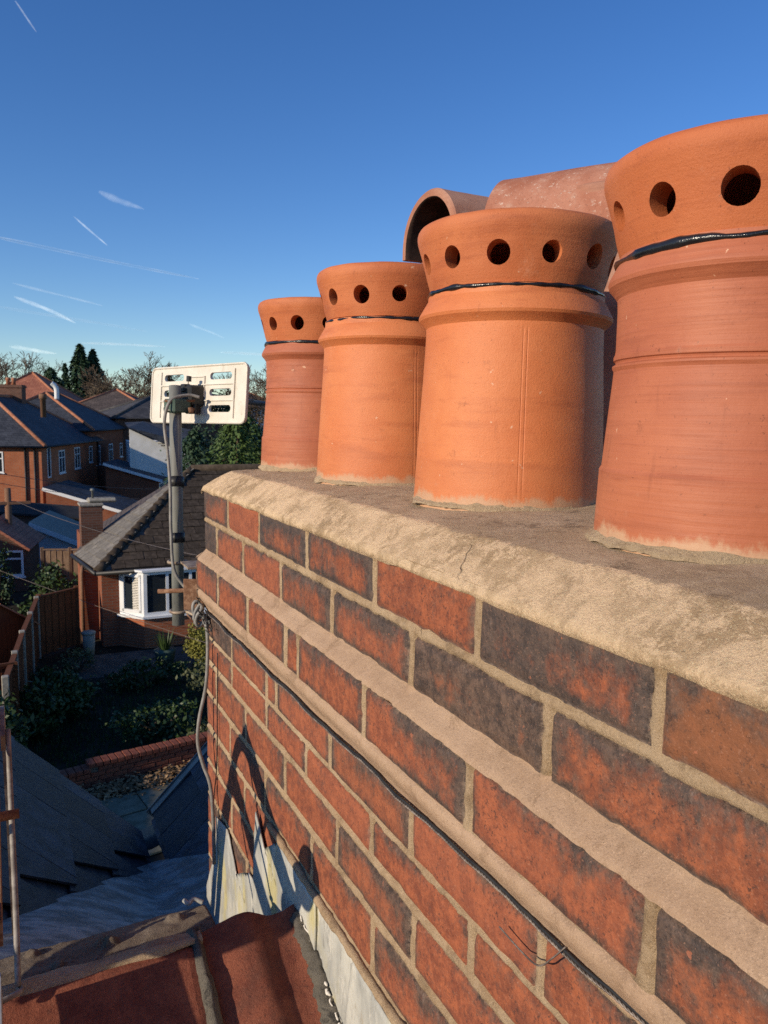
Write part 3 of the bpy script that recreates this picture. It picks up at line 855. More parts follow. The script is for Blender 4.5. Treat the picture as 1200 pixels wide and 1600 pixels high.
BELL = roundprof([(.1415, -.012), (.1410, .0), (.1395, .04), (.1372, .09), (.1345, .14), (.1320, .185), (.1302, .222), (.1296, .242)], 1) + \
    [(.1297, .2500), (.1330, .2545), (.1400, .2610), (.1416, .2650), (.1400, .2695), (.1305, .2865), (.1285, .289), (.1280, .300)] + \
    [(.112, .302), (.108, .27), (.108, .0)]
ROLL = [(.1405, -.012), (.1400, .0), (.1375, .064), (.1374, .0695), (.1362, .0715), (.1350, .0735), (.1312, .120), (.1280, .160), (.1272, .1725), (.1280, .1745), (.1290, .1765), (.1288, .1785), (.1262, .1800), (.1256, .1812), (.1262, .1828), (.1280, .1840), (.1280, .1880), (.1268, .1905), (.1262, .195), (.1262, .236), (.1268, .247), (.1300, .2520), (.1358, .2585), (.1370, .2625), (.1358, .267), (.1285, .281), (.1270, .289), (.112, .291), (.108, .27), (.108, .0)]
CAPP = [(r, z * .885) for r, z in roundprof([(.1245, .0), (.1262, .006), (.1300, .020), (.1350, .042), (.1395, .060), (.1436, .074), (.1462, .084), (.1462, .094), (.1425, .101), (.1340, .1035), (.1250, .1025), (.1205, .098)], 1) + \
    [(.118, .090), (.116, .070), (.112, .045), (.108, .020), (.105, .0)]]

def cap_mesh():
    n = 120
    prof = refine(CAPP, 0.012)
    P = lathe_rows(prof, n)
    nu, nv = P.shape[:2]
    vs = P.reshape(-1, 3).tolist()
    fs = grid_faces(nu, nv, True)
    for i in range(nu):   # close the bottom edge into a solid ring
        j = (i + 1) % nu
        fs.append((i * nv + nv - 1, j * nv + nv - 1, j * nv, i * nv))
    cap = mesh_obj('vented_cap', vs, fs, MAT['cap'], None, True)
    cut = MB()
    for k in range(12):
        a = 2 * PI * k / 12
        dr = Vector((math.cos(a), math.sin(a), 0))
        cc = Vector((0, 0, .0375 + .0015 * math.sin(k * 5.1)))
        cut.tube([cc + dr * 0.09, cc + dr * 0.19], 0.0150 + 0.0012 * math.sin(k * 3.7), 20)
    co = cut.build('cutter', MAT['cap'])
    for ob in (cap, co):
        bm = bmesh.new(); bm.from_mesh(ob.data); bmesh.ops.recalc_face_normals(bm, faces=list(bm.faces)); bm.to_mesh(ob.data); bm.free()
    md = cap.modifiers.new('b', 'BOOLEAN'); md.operation = 'DIFFERENCE'; md.object = co; md.solver = 'EXACT'
    dg = bpy.context.evaluated_depsgraph_get()
    me = bpy.data.meshes.new_from_object(cap.evaluated_get(dg))
    bpy.data.objects.remove(cap); bpy.data.objects.remove(co)
    bm = bmesh.new(); bm.from_mesh(me)
    for e in bm.edges:
        if len(e.link_faces) == 2 and e.calc_face_angle(0) > rad(38): e.smooth = False
    bm.to_mesh(me); bm.free()
    me.polygons.foreach_set('use_smooth', [True] * len(me.polygons))
    return me
CAPM = cap_mesh()

def noisy(me, amp, s, seed):
    n = len(me.vertices)
    co = np.empty(n * 3); me.vertices.foreach_get('co', co); co = co.reshape(-1, 3)
    a = np.arctan2(co[:, 1], co[:, 0])
    d = amp * fbm(np.cos(a) * 2 * s + 5, co[:, 2] * 12 * s + np.sin(a) * 2 * s, seed, 3)
    co[:, 0] += np.cos(a) * d; co[:, 1] += np.sin(a) * d
    co[:, 2] += amp * 0.7 * fbm(np.cos(a) * 3 * s, np.sin(a) * 3 * s, seed + 7, 2)
    me.vertices.foreach_set('co', co.ravel()); me.update()

def sharpen(me, deg):
    bm = bmesh.new(); bm.from_mesh(me)
    for e in bm.edges:
        if len(e.link_faces) == 2 and e.calc_face_angle(0) > rad(deg): e.smooth = False
    bm.to_mesh(me); bm.free()

def chimney_pot(y, prof, mat, label, seed, zrot, tilt=(0, 0), capz=0.301, sc=1.0, seam=None, bead=(.1268, .0), x=0.245, zb=-0.121):
    t = empty('chimney_pot', (x, y, zb), label, 'chimney pot', 'vented clay pots along the front of the stack')
    t.rotation_euler = (tilt[0], tilt[1], zrot)
    pr = np.array(refine(prof, 0.012))
    a = np.linspace(0, 2 * PI, 120, endpoint=False); dr = np.zeros(120)
    if seam is not None:
        s0 = (seam - zrot) % (2 * PI)
        keep = np.abs((a - s0 + PI) % (2 * PI) - PI) > 0.05
        ex_ = np.array([-.045, -.030, -.022, -.014, .0, .014, .022, .030, .045]); er_ = np.array([0, 0, -.0005, 0, .0001, 0, -.0005, 0, 0])
        a = np.concatenate([a[keep], (s0 + ex_) % (2 * PI)]); dr = np.concatenate([np.zeros(keep.sum()), er_])
        o_ = np.argsort(a); a = a[o_]; dr = dr[o_]
    lim = ((pr[:, 1] > .012) & (pr[:, 1] < .240) & (pr[:, 0] > .12))
    Rr = pr[None, :, 0] + dr[:, None] * lim[None]
    P = np.stack([Rr * np.cos(a)[:, None], Rr * np.sin(a)[:, None], np.tile(pr[:, 1], (len(a), 1))], -1)
    fs = grid_faces(P.shape[0], P.shape[1], True)
    body = mesh_obj('body', P.reshape(-1, 3).tolist(), fs, MAT[mat], t, True, None, True)
    noisy(body.data, 0.0008, 1.0, seed); sharpen(body.data, 15)
    cm = CAPM.copy()
    noisy(cm, 0.0014, 1.3, seed + 3)
    cap = bpy.data.objects.new('vented_cap', cm); COL.objects.link(cap)
    cap.parent = t; cap.location = (0, 0, capz)
    rr = random.Random(seed)
    cap.rotation_euler = (rr.uniform(-.012, .012), rr.uniform(-.012, .012), 0)
    # unseen lid added inside the cap so its holes stay dark
    m = MB(); m.tube([(0, 0, capz + .074), (0, 0, capz + .079)], 0.1185, 40); m.build('unseen_lid', MAT['cap'], t, False, None, True)
    # uneven black sealant squeezed out under the cap
    n = 140
    a = np.linspace(0, 2 * PI, n, endpoint=False)
    rr_ = bead[0] + 0.0016 * fbm(np.cos(a) * 4 + 9, np.sin(a) * 4, seed + 1, 4)
    th = bead[1] + 0.0018 + 0.0044 * np.clip(fbm(np.cos(a) * 4, np.sin(a) * 4 + 4, seed + 2, 5) + 0.25, 0, 1)
    b = np.linspace(0, 2 * PI, 8, endpoint=False)
    Q = np.zeros((n, 8, 3))
    zc = capz - 0.0035 + 0.002 * fbm(np.cos(a) * 3, np.sin(a) * 3 + 8, seed + 5, 4)
    R = rr_[:, None] + th[:, None] * np.cos(b)[None] * 0.9
    Q[:, :, 0] = R * np.cos(a)[:, None]; Q[:, :, 1] = R * np.sin(a)[:, None]
    Q[:, :, 2] = zc[:, None] + th[:, None] * np.sin(b)[None]
    fs = []
    for i in range(n):
        j = (i + 1) % n
        for q in range(8):
            fs.append((i * 8 + q, j * 8 + q, j * 8 + (q + 1) % 8, i * 8 + (q + 1) % 8))
    mesh_obj('sealant', Q.reshape(-1, 3).tolist(), fs, MAT['silicone'], t, True, None, True)
    # bedding mortar round the foot
    n = 160
    a = np.linspace(0, 2 * PI, n, endpoint=False)
    h = 0.003 + 0.006 * np.clip(fbm(np.cos(a) * 4 + 3, np.sin(a) * 4, seed + 21, 5) + 0.3, 0, 2)
    wd = 0.002 + 0.010 * np.clip(fbm(np.cos(a) * 3, np.sin(a) * 3 + 6, seed + 25, 4) + 0.35, 0, 2)
    prof2 = [(0.0, 1.0), (0.12, 0.9), (0.35, 0.5), (0.7, 0.16), (1.0, -0.1), (1.05, -0.9)]
    Q = np.zeros((n, len(prof2), 3))
    for q, (s1, s2) in enumerate(prof2):
        r = 0.1395 + wd * s1 + 0.0012 * fbm(np.cos(a) * 20 + q, np.sin(a) * 20, seed + 31, 3)
        Q[:, q, 0] = r * np.cos(a); Q[:, q, 1] = r * np.sin(a); Q[:, q, 2] = h * s2 + 0.0012 * fbm(np.cos(a) * 25, np.sin(a) * 25 + q, seed + 33, 3)
    fs = grid_faces(n, len(prof2), True)
    mesh_obj('bedding', Q.reshape(-1, 3).tolist(), fs, MAT['bed'], t, True, None, True)
    return t
P4 = chimney_pot(0.556, ROLL, 'potB', 'nearest clay chimney pot, pinkish with grooved rings, cut off by the frame', 5, rad(4), (0, 0), 0.286, bead=(.1285, .0006))
P3 = chimney_pot(0.961, BELL, 'potA', 'smooth orange bell-shaped chimney pot with vented cap beside the ringed nearest pot', 11, rad(14), (0, rad(0.8)), seam=rad(-118.5), bead=(.1274, .0003))
P2 = chimney_pot(1.366, BELL, 'potA', 'smooth orange chimney pot third in the row, under the open arch of the clay tile', 17, rad(9), (0, rad(0.6)), seam=rad(-96))
P1 = chimney_pot(1.735, ROLL, 'potB', 'farthest and smallest looking chimney pot, reddish and ringed, at the far corner', 23, rad(16), (0, 0), 0.289, bead=(.1275, .0005))

# back row of old pots and the half-round tiles capping them
OLD = roundprof([(.150, -.01), (.150, .0), (.143, .02), (.138, .05), (.134, .30), (.132, .40), (.140, .41), (.143, .425), (.140, .44), (.128, .445), (.116, .445), (.114, .40), (.114, .0)], 1)
def old_pot(x, y, label, seed, h):
    t = empty('old_chimney_pot', (x, y, -0.113), label, 'chimney pot', 'old pots behind the front row')
    pr = [(r, z * h) for r, z in OLD]
    P = lathe_rows(refine(pr, 0.02), 64)
    b = mesh_obj('body', P.reshape(-1, 3).tolist(), grid_faces(P.shape[0], P.shape[1], True), MAT['oldclay'], t, True, None, True)
    noisy(b.data, 0.0014, 1, seed)
    return t
old_pot(0.60, 1.62, 'old weathered pot half hidden under the arched clay tile behind the front row', 41, 1.08)
old_pot(0.60, 1.14, 'old brown pot glimpsed in the gap between the two nearest front pots', 43, 1.17)

MAT['sooty_shade'] = mat_simple('shaded_sooty_clay', (0.035, 0.024, 0.020), (0.075, 0.045, 0.035), 22, 0.95, 0.1, 0.4)  # tile insides: soot plus the mouth's shade put into the colour
def half_round(center, az, R, th, leg, L, label, pitch=0.0, mat='ridgeclay'):
    t = empty('half_round_tile', center, label, 'ridge tile', 'half-round tiles capping the back pots')
    t.rotation_euler = (0, pitch, PI / 2 - az)     # local +x is the axis
    n = 40
    angs = np.linspace(PI, 0, n)
    out = [(-R, -leg), (-R, -leg * .5)] + [(R * math.cos(q), R * math.sin(q)) for q in angs] + [(R, -leg * .5), (R, -leg)]
    r2 = R - th
    inn = [(-r2, -leg), (-r2, -leg * .5)] + [(r2 * math.cos(q), r2 * math.sin(q)) for q in angs] + [(r2, -leg * .5), (r2, -leg)]
    loop = out + inn[::-1]
    k = len(loop)
    lx = np.concatenate([[0.0, 0.004], np.linspace(0.012, L - 0.012, 14), [L - 0.004, L]])
    vs = []
    for i, xx in enumerate(lx):
        e = 0.0035 if i in (0, len(lx) - 1) else 0.0
        for q, (a, b) in enumerate(loop):
            s = (1 - e / R) if q < len(out) else (1 + e / R)
            vs.append((xx, a * s, b * s))
    V = np.array(vs)
    V[:, 1] += 0.0015 * fbm(V[:, 0] * 14, V[:, 2] * 14, 3, 3); V[:, 2] += 0.0018 * fbm(V[:, 0] * 12 + 4, V[:, 1] * 12, 5, 3)
    fs = []
    for i in range(len(lx) - 1):
        for q in range(k):
            p = (q + 1) % k
            fs.append((i * k + q, i * k + p, (i + 1) * k + p, (i + 1) * k + q))
    no = len(out)
    for base, fl in ((0, False), ((len(lx) - 1) * k, True)):
        for q in range(no - 1):
            f = (base + q, base + k - 1 - q, base + k - 2 - q, base + q + 1)
            fs.append(f[::-1] if fl else f)
    o = mesh_obj('tile_shell', V.tolist(), fs, MAT[mat], t, True, None, True)
    o.data.materials.append(MAT['sooty_shade'])
    for p in o.data.polygons:
        if all((vi % k) >= no for vi in p.vertices): p.material_index = 1
    bm = bmesh.new(); bm.from_mesh(o.data); bmesh.ops.recalc_face_normals(bm, faces=list(bm.faces))
    for e in bm.edges:
        if e.calc_face_angle(0) > rad(40): e.smooth = False
    bm.to_mesh(o.data); bm.free()
    return t
half_round((0.455, 1.60, 0.40), rad(88), 0.119, 0.020, 0.02, 0.42, 'half-round clay tile with its dark arched mouth open to the left', 0.0, 'oldclay')
half_round((0.470, 1.300, 0.335), rad(149), 0.125, 0.016, 0.02, 0.46, 'speckled half-round clay tile seen side on behind the two nearest pots', 0.0)

# ================================================================== wires and cables on the stack
def smooth_path(pts, n=6):
    pts = [Vector(p) for p in pts]
    P = [pts[0]] + pts + [pts[-1]]
    out = []
    for i in range(1, len(P) - 2):
        for k in range(n):
            t = k / n
            p0, p1, p2, p3 = P[i - 1], P[i], P[i + 1], P[i + 2]
            out.append(0.5 * ((2 * p1) + (p2 - p0) * t + (2 * p0 - 5 * p1 + 4 * p2 - p3) * t * t + (3 * p1 - p0 - 3 * p2 + p3) * t ** 3))
    out.append(pts[-1])
    return out
# stranded lashing wire and black cable below the projecting course
path = []
for i in range(90):
    y = 1.86 - i * 0.0185
    z = -0.4805 + 0.0015 * math.sin(i * 0.41) + (0.018 * max(0, (1.15 - y)) ** 1.2) + 0.001 * random.uniform(-1, 1)
    path.append((-0.0065 - 0.0015 * math.sin(i * .7), y, z))
m = MB(); m.tube(path, 0.0019, 7)
tag(m.build('black_cable', MAT['blackp'], None, True), 'thin black cable running along the brickwork just under the projecting course', 'cable')
m = MB()
N = 900
for s in range(3):
    pp = []
    for i in range(N):
        q = i / (N - 1) * (len(path) - 1)
        a = int(min(q, len(path) - 2)); f = q - a
        p = Vector(path[a]) * (1 - f) + Vector(path[a + 1]) * f
        an = i * 0.75 + s * 2 * PI / 3
        pp.append(p + Vector((0.0012 + 0.0014 * math.cos(an), 0, -0.0044 + 0.0012 * math.sin(an))))
    m.tube(pp, 0.0010, 5)
tag(m.build('lashing_wire', MAT['wire'], None, True), 'twisted steel lashing wire stretched around the brick stack below the black cable', 'wire')
m = MB()
m.tube(smooth_path([(-0.008, 0.492, -0.466), (-0.016, 0.500, -0.480), (-0.018, 0.515, -0.497), (-0.012, 0.545, -0.508), (-0.013, 0.585, -0.505)]), 0.0009, 5)
tag(m.build('wire_offcut', MAT['wire'], None, True), 'loose curled end of thin wire sticking out from the lashing wire', 'wire')

# ================================================================== television aerial on its mast
aer = empty('television_aerial', (-0.044, 2.01, -0.55), 'cream slotted television aerial on a grey pole bracketed to the chimney corner', 'aerial')
m = MB(); m.tube([(-0.0435, 2.008, -0.552), (-0.035, 2.045, -0.20), (-0.026, 2.087, 0.074)], 0.0158, 20)
mast = m.build('mast', MAT['galv'], aer, True)
for a, b in (((-0.035, 2.046, -0.19), (-0.0335, 2.053, -0.165)), ((-0.0385, 2.030, -0.335), (-0.0375, 2.034, -0.31))):
    m = MB(); m.tube([a, b], 0.0202, 16); m.build('tape_band', MAT['blackp'], aer, True)
# reflector panel, its face turned to the sun
TL = Vector((-0.045, 2.317, 0.128)); BL = Vector((-0.051, 2.299, -0.023)); TR = Vector((0.122, 1.932, 0.132)); BR = Vector((0.116, 1.914, -0.019))
cen = (TL + BL + TR + BR) / 4
eu_ = ((TR - TL) + (BR - BL)).normalized(); ev_ = ((TL - BL) + (TR - BR)); ev_ = (ev_ - eu_ * ev_.dot(eu_)).normalized(); en_ = eu_.cross(ev_)
W_, H_ = (TR - TL).length, (TL - BL).length
if en_.x > 0: en_ = -en_
PM = Matrix((eu_, ev_, en_)).transposed()
def stadium(w, h, n=8):
    r = h / 2; o = []
    for k in range(n + 1): a = -PI / 2 + PI * k / n; o.append((w / 2 - r + r * math.cos(a), r * math.sin(a)))
    for k in range(n + 1): a = PI / 2 + PI * k / n; o.append((-w / 2 + r + r * math.cos(a), r * math.sin(a)))
    return o
def rrect(w, h, r, n=6):
    o = []
    for cx, cy, a0 in ((w / 2 - r, h / 2 - r, 0), (-w / 2 + r, h / 2 - r, PI / 2), (-w / 2 + r, -h / 2 + r, PI), (w / 2 - r, -h / 2 + r, 1.5 * PI)):
        for k in range(n + 1): a = a0 + PI / 2 * k / n; o.append((cx + r * math.cos(a), cy + r * math.sin(a)))
    return o
def prism2(m, loop, z0, z1, cx=0, cy=0):
    n = len(loop)
    vs = [(x + cx, y + cy, z0) for x, y in loop] + [(x + cx, y + cy, z1) for x, y in loop]
    fs = [tuple(range(n - 1, -1, -1)), tuple(range(n, 2 * n))] + [(i, (i + 1) % n, n + (i + 1) % n, n + i) for i in range(n)]
    m.add(vs, fs)
pb = MB(); prism2(pb, rrect(W_, H_, 0.016), -0.008, 0.0)
po = pb.build('reflector', MAT['cream'])
cb = MB()
for cx in (-0.104, 0.104):
    for cy in (0.047, 0.004, -0.039):
        prism2(cb, stadium(0.092, 0.0185), -0.03, 0.02, cx, cy)
co_ = cb.build('cutter', MAT['cream'])
md = po.modifiers.new('b', 'BOOLEAN'); md.object = co_; md.operation = 'DIFFERENCE'; md.solver = 'EXACT'
me = bpy.data.meshes.new_from_object(po.evaluated_get(bpy.context.evaluated_depsgraph_get()))
bpy.data.objects.remove(po); bpy.data.objects.remove(co_)
rb = MB()
for x in (-0.163, 0.163): rb.box((x, 0.0, 0.0012), (0.003, H_ * .84, 0.0045))
for yq in (0.0255, -0.0175): rb.box((-0.10, yq, 0.0012), (0.123, 0.003, 0.0045)); rb.box((0.10, yq, 0.0012), (0.123, 0.003, 0.0045))
rb.box((-0.037, 0.02, 0.0012), (0.003, 0.055, 0.0046)); rb.box((0.037, 0.02, 0.0012), (0.003, 0.055, 0.0046)); rb.box((0, 0.047, 0.0012), (0.077, 0.003, 0.0046)); rb.box((0, 0.0255, 0.0012), (0.071, 0.003, 0.0046))
prism_edge = rrect(W_, H_, 0.016)
for i in range(len(prism_edge)):
    a = Vector((*prism_edge[i], 0)); b = Vector((*prism_edge[(i + 1) % len(prism_edge)], 0))
    if (b - a).length > 1e-4: rb.tube([a, b], 0.0032, 6, False)
bm = bmesh.new(); bm.from_mesh(me)
me2 = bpy.data.meshes.new('ribs'); me2.from_pydata(rb.v, [], rb.f); bm.from_mesh(me2); bpy.data.meshes.remove(me2)
for v in bm.verts: v.co = cen + PM @ v.co
bmesh.ops.recalc_face_normals(bm, faces=list(bm.faces))
bm.to_mesh(me); bm.free()
if not me.materials: me.materials.append(MAT['cream'])
ref = bpy.data.objects.new('reflector', me); COL.objects.link(ref); WL[ref.name] = Vector((0, 0, 0)); setp(ref, aer, False)
mt = Vector((-0.0275, 2.079, 0.022))
hub = cen + en_ * 0.014 + eu_ * 0.012
m = MB(); m.cham(mt + Vector((0.004, -0.004, 0)), (0.052, 0.052, 0.036), 0.004, rad(20)); m.build('clamp', MAT['dgreen'], aer)
m = MB(); m.tube([mt + Vector((0.02, 0.01, 0.004)), hub + ev_ * 0.0], 0.0105, 10); m.cham(hub + en_ * 0.004 - ev_ * .006, (0.05, 0.05, 0.055), 0.005, rad(20)); m.cham(hub - ev_ * 0.035 + en_ * .004, (0.035, 0.03, 0.04), 0.004, rad(20))
m.build('clamp_arm', MAT['blackp'], aer)
m = MB(); m.tube([mt + Vector((-0.03, -0.01, -0.012)), mt + Vector((0.045, -0.022, -0.008))], 0.0032, 8); m.tube([mt + Vector((0.028, -0.026, -0.012)), mt + Vector((0.040, -0.028, -0.010))], 0.008, 6)
m.tube([mt + Vector((-0.03, -0.012, 0.012)), mt + Vector((0.045, -0.024, 0.014))], 0.0032, 8)
m.build('clamp_bolt', MAT['rust'], aer, True)
m = MB()
for dz in (-.012, .012): m.tube(smooth_path([mt + Vector((.03, .012, dz)), mt + Vector((.022, -.016, dz)), mt + Vector((0, -.0235, dz)), mt + Vector((-.022, -.014, dz)), mt + Vector((-.026, .012, dz))], 5), .0026, 7)
m.build('clamp_strap', MAT['galv'], aer, True)
m = MB(); m.cham(hub + en_ * .022 + ev_ * .012 - eu_ * .01, (.022, .022, .022), .003, rad(20)); m.tube([hub + en_ * .02 + ev_ * .03, hub + en_ * .02 + ev_ * .044], .007, 10); m.tube([hub + en_ * .012 - ev_ * .055 + eu_ * .02, hub + en_ * .012 - ev_ * .03 + eu_ * .02], .006, 8)
m.build('terminal_box', MAT['blackp'], aer)
# boom with its short elements on the far side of the reflector
m = MB(); b0 = cen - en_ * 0.008; b1 = cen - en_ * 0.42
m.tube([b0, b1], 0.008, 10)
m.build('boom', MAT['galv'], aer, True)
for k in range(5):
    m = MB(); q = cen - en_ * (0.07 + 0.08 * k); m.tube([q - eu_ * 0.06, q + eu_ * 0.06], 0.003, 8); m.build('director', MAT['galv'], aer, True)
# bracket
m = MB()
m.box((0.012, 1.925, -0.418), (0.050, 0.006, 0.095)); m.box((-0.008, 1.918, -0.418), (0.006, 0.028, 0.095))
m.box((-0.012, 1.955, -0.383), (0.05, 0.09, 0.005)); m.build('wall_bracket', MAT['rustpale'], aer)
pl = MB(); M3 = Matrix.Rotation(rad(-28), 3, 'Z')
pl.cham((-0.022, 1.915, -0.452), (0.052, 0.005, 0.080), 0.001, m=M3); pl.cham((-0.012, 1.925, -0.525), (0.055, 0.05, 0.004), 0.001, m=Matrix.Rotation(rad(35), 3, 'Y'))
pl.build('bracket_plate', MAT['rust'], aer)
m = MB(); m.tube([(-0.098, 1.985, -0.452), (-0.022, 1.945, -0.447), (0.02, 1.925, -0.445)], 0.0058, 8); m.build('threaded_rod', MAT['rust'], aer, True)
for z in (-0.386, -0.516):
    m = MB(); c = Vector((-0.0405, 2.022 + (z + .45) * .1, z)); pts = []
    for k in range(13):
        a = rad(40) + PI * 1.25 * k / 12
        pts.append(c + Vector((0.0215 * math.cos(a), 0.0215 * math.sin(a), 0)))
    pts = [Vector((0.0, 1.945, z))] + [c + Vector((0.0215, 0, 0))] + [c + Vector((0.0215 * math.cos(-q), 0.0215 * math.sin(-q), 0)) for q in np.linspace(0.2, PI * 1.3, 12)] + [Vector((-0.02, 1.99, z)), Vector((-0.01, 1.94, z))]
    m.tube(pts, 0.0042, 8); m.build('u_bolt', MAT['rustpale'], aer, True)
# grey cable: down the mast, coiled at the corner, hanging off the wall
m = MB()
m.tube(smooth_path([(0.03, 2.05, 0.045), (0.0, 2.055, 0.05), (-0.045, 2.05, 0.035), (-0.062, 2.05, -0.02), (-0.058, 2.035, -0.10), (-0.056, 2.02, -0.19), (-0.058, 2.01, -0.30), (-0.055, 1.995, -0.40), (-0.030, 1.975, -0.448), (-0.018, 1.93, -0.475), (-0.016, 1.90, -0.50)], 6), 0.0042, 8)
for k in range(4):
    c = Vector((-0.018, 1.885 - k * 0.011, -0.482 - 0.006 * k))
    m.tube([c + Vector((0.010 * math.cos(a) - .004, 0.012 * math.sin(a) * .4, 0.019 * math.sin(a + k))) for a in np.linspace(0, 2 * PI, 15)], 0.0042, 7)
m.tube(smooth_path([(-0.012, 1.86, -0.49), (-0.016, 1.835, -0.500), (-0.012, 1.822, -0.520), (-0.012, 1.818, -0.58), (-0.018, 1.816, -0.66), (-0.036, 1.813, -0.74), (-0.041, 1.808, -0.80), (-0.032, 1.796, -0.85), (-0.018, 1.784, -0.90), (-0.014, 1.775, -0.98), (-0.014, 1.77, -1.10)], 6), 0.0046, 8)
tag(m.build('aerial_cable', MAT['greycable'], None, True), 'grey aerial cable coiled at the chimney corner and hanging down the brickwork', 'cable')
m = MB(); m.tube(smooth_path([(-0.004, 1.752, -0.56), (-0.005, 1.750, -0.64), (-0.004, 1.762, -0.70), (-0.006, 1.757, -0.78), (-0.004, 1.775, -0.86), (-0.005, 1.80, -0.94), (-0.005, 1.815, -1.02)]), 0.0014, 6)
tag(m.build('thin_wire', MAT['blackp'], None, True), 'short thin dark wire drooping down the bricks near the far corner', 'wire')
m = MB()
for k in range(26):
    c = Vector((-0.020 + random.uniform(-.004, .004), 1.90 - k * 0.006, -0.462 - k * 0.0018 + random.uniform(-.008, .008)))
    m.tube([c, c + Vector((random.uniform(-.01, .01), random.uniform(-.015, .015), random.uniform(-.015, .015)))], 0.0016, 5)
tag(m.build('torn_tape', MAT['blackp']), 'torn black tape tangled around the coiled grey cable at the corner', 'tape')

# ================================================================== our own roof below the stack
roof = empty('house_roof', (-0.8, 1.17, -0.87), 'steep roof below the chimney with red ridge tiles, lead valley and blue slates', 'roof')
def bar_between(m, a, b, w, h, up=Vector((0, 0, 1))):
    a, b = Vector(a), Vector(b); t = (b - a).normalized(); s = t.cross(up).normalized(); u = s.cross(t)
    p = [a - s * w / 2 - u * h / 2, b - s * w / 2 - u * h / 2, b + s * w / 2 - u * h / 2, a + s * w / 2 - u * h / 2]
    m.hexa(p + [q + u * h for q in p])
# near wing of the ridge tiles
def ridge_piece(x0, x1, seed, z0=-0.856, y0=1.172, drop=0.55):
    nu, nv = 40, 24
    X, V = np.meshgrid(np.linspace(x0, x1, nu), np.linspace(0, 1, nv), indexing='ij')
    L = 0.26
    Y = y0 - V * L; Z = z0 - V * L * drop + 0.0025 * fbm(X * 10, V * 4, seed, 3) + 0.0008 * fbm(X * 60, V * 20, seed + 2, 3)
    Z = Z - 0.006 * np.clip(1 - V / 0.05, 0, 1) ** 2 - 0.003 * np.clip(1 - (x1 - X) / 0.006, 0, 1) - 0.003 * np.clip(1 - (X - x0) / 0.006, 0, 1)
    P = np.stack([X, Y, Z], -1)
    lo = P.copy(); lo[..., 2] -= 0.018
    top = P.reshape(-1, 3).tolist(); n = len(top)
    fs = [f[::-1] for f in grid_faces(nu, nv)]
    vs = top + lo.reshape(-1, 3).tolist()
    fs += [tuple(i + n for i in f[::-1]) for f in fs]
    ring = [i * nv for i in range(nu)] + [(nu - 1) * nv + j for j in range(1, nv)] + [i * nv + nv - 1 for i in range(nu - 2, -1, -1)] + [j for j in range(nv - 2, 0, -1)]
    for a in range(len(ring)):
        b = ring[(a + 1) % len(ring)]; fs.append((ring[a], b, b + n, ring[a] + n))
    o = mesh_obj('ridge_tile', vs, fs, MAT['redtile'], roof, False)
    bm = bmesh.new(); bm.from_mesh(o.data); bmesh.ops.recalc_face_normals(bm, faces=list(bm.faces)); bm.to_mesh(o.data); bm.free()
    return o
ridge_piece(-0.585, -0.196, 3)
ridge_piece(-0.985, -0.594, 5)
ridge_piece(-1.385, -0.994, 6)
# waved tile against the stack
nu, nv = 70, 30
X, V = np.meshgrid(np.linspace(-0.176, -0.012, nu), np.linspace(0, 1, nv), indexing='ij')
wv = np.interp(X, [-0.176, -0.150, -0.120, -0.098, -0.080, -0.060, -0.035, -0.012], [0.006, 0.014, 0.022, 0.024, 0.016, 0.004, 0.004, 0.013])
kk = np.ones(7) / 7
wv = np.apply_along_axis(lambda r: np.convolve(np.pad(r, 3, 'edge'), kk, 'valid'), 0, wv)
Y = 1.196 - V * 0.30; Z = -0.868 - V * 0.30 * 0.50 + wv + 0.0012 * fbm(X * 30, V * 8, 9, 3)
P = np.stack([X, Y, Z], -1)
lo = P.copy(); lo[..., 2] -= 0.016
top = P.reshape(-1, 3).tolist(); n = len(top)
fs = [f[::-1] for f in grid_faces(nu, nv)]
fs += [tuple(i + n for i in f[::-1]) for f in fs]
ring = [i * nv for i in range(nu)] + [(nu - 1) * nv + j for j in range(1, nv)] + [i * nv + nv - 1 for i in range(nu - 2, -1, -1)] + [j for j in range(nv - 2, 0, -1)]
for a in range(len(ring)):
    b = ring[(a + 1) % len(ring)]; fs.append((ring[a], b, b + n, ring[a] + n))
o = mesh_obj('roll_tile', top + lo.reshape(-1, 3).tolist(), fs, MAT['redtile'], roof, True)
bm = bmesh.new(); bm.from_mesh(o.data); bmesh.ops.recalc_face_normals(bm, faces=list(bm.faces))
for e in bm.edges:
    if e.calc_face_angle(0) > rad(45): e.smooth = False
bm.to_mesh(o.data); bm.free()
def lump_strip(name, pts, w, h, mat, seed, parent=roof, n=60, m_=9):
    """a rough rounded bead of mortar along a polyline"""
    pts = smooth_path(pts, max(4, n // len(pts)))
    P = np.zeros((len(pts), m_, 3))
    for i, p in enumerate(pts):
        t = (pts[min(i + 1, len(pts) - 1)] - pts[max(i - 1, 0)]).normalized()
        s = t.cross(Vector((0, 0, 1))).normalized()
        for j in range(m_):
            a = PI * j / (m_ - 1)
            nn = 1 + 0.65 * float(fbm(i * 0.16 + seed, j * 0.8, seed, 4))
            q = p + s * (math.cos(a) * w / 2 * nn) + Vector((0, 0, math.sin(a) * h * nn))
            P[i, j] = q
    return grid_obj(name, P, MAT[mat], parent, True)
lump_strip('joint_mortar', [(-0.187, 1.20, -0.862), (-0.186, 1.12, -0.893), (-0.187, 1.02, -0.945), (-0.186, 0.92, -0.995)], 0.022, 0.016, 'moss', 3)
lump_strip('joint_mortar', [(-0.590, 1.17, -0.872), (-0.590, 1.05, -0.935), (-0.590, 0.92, -1.0)], 0.016, 0.012, 'moss', 5)
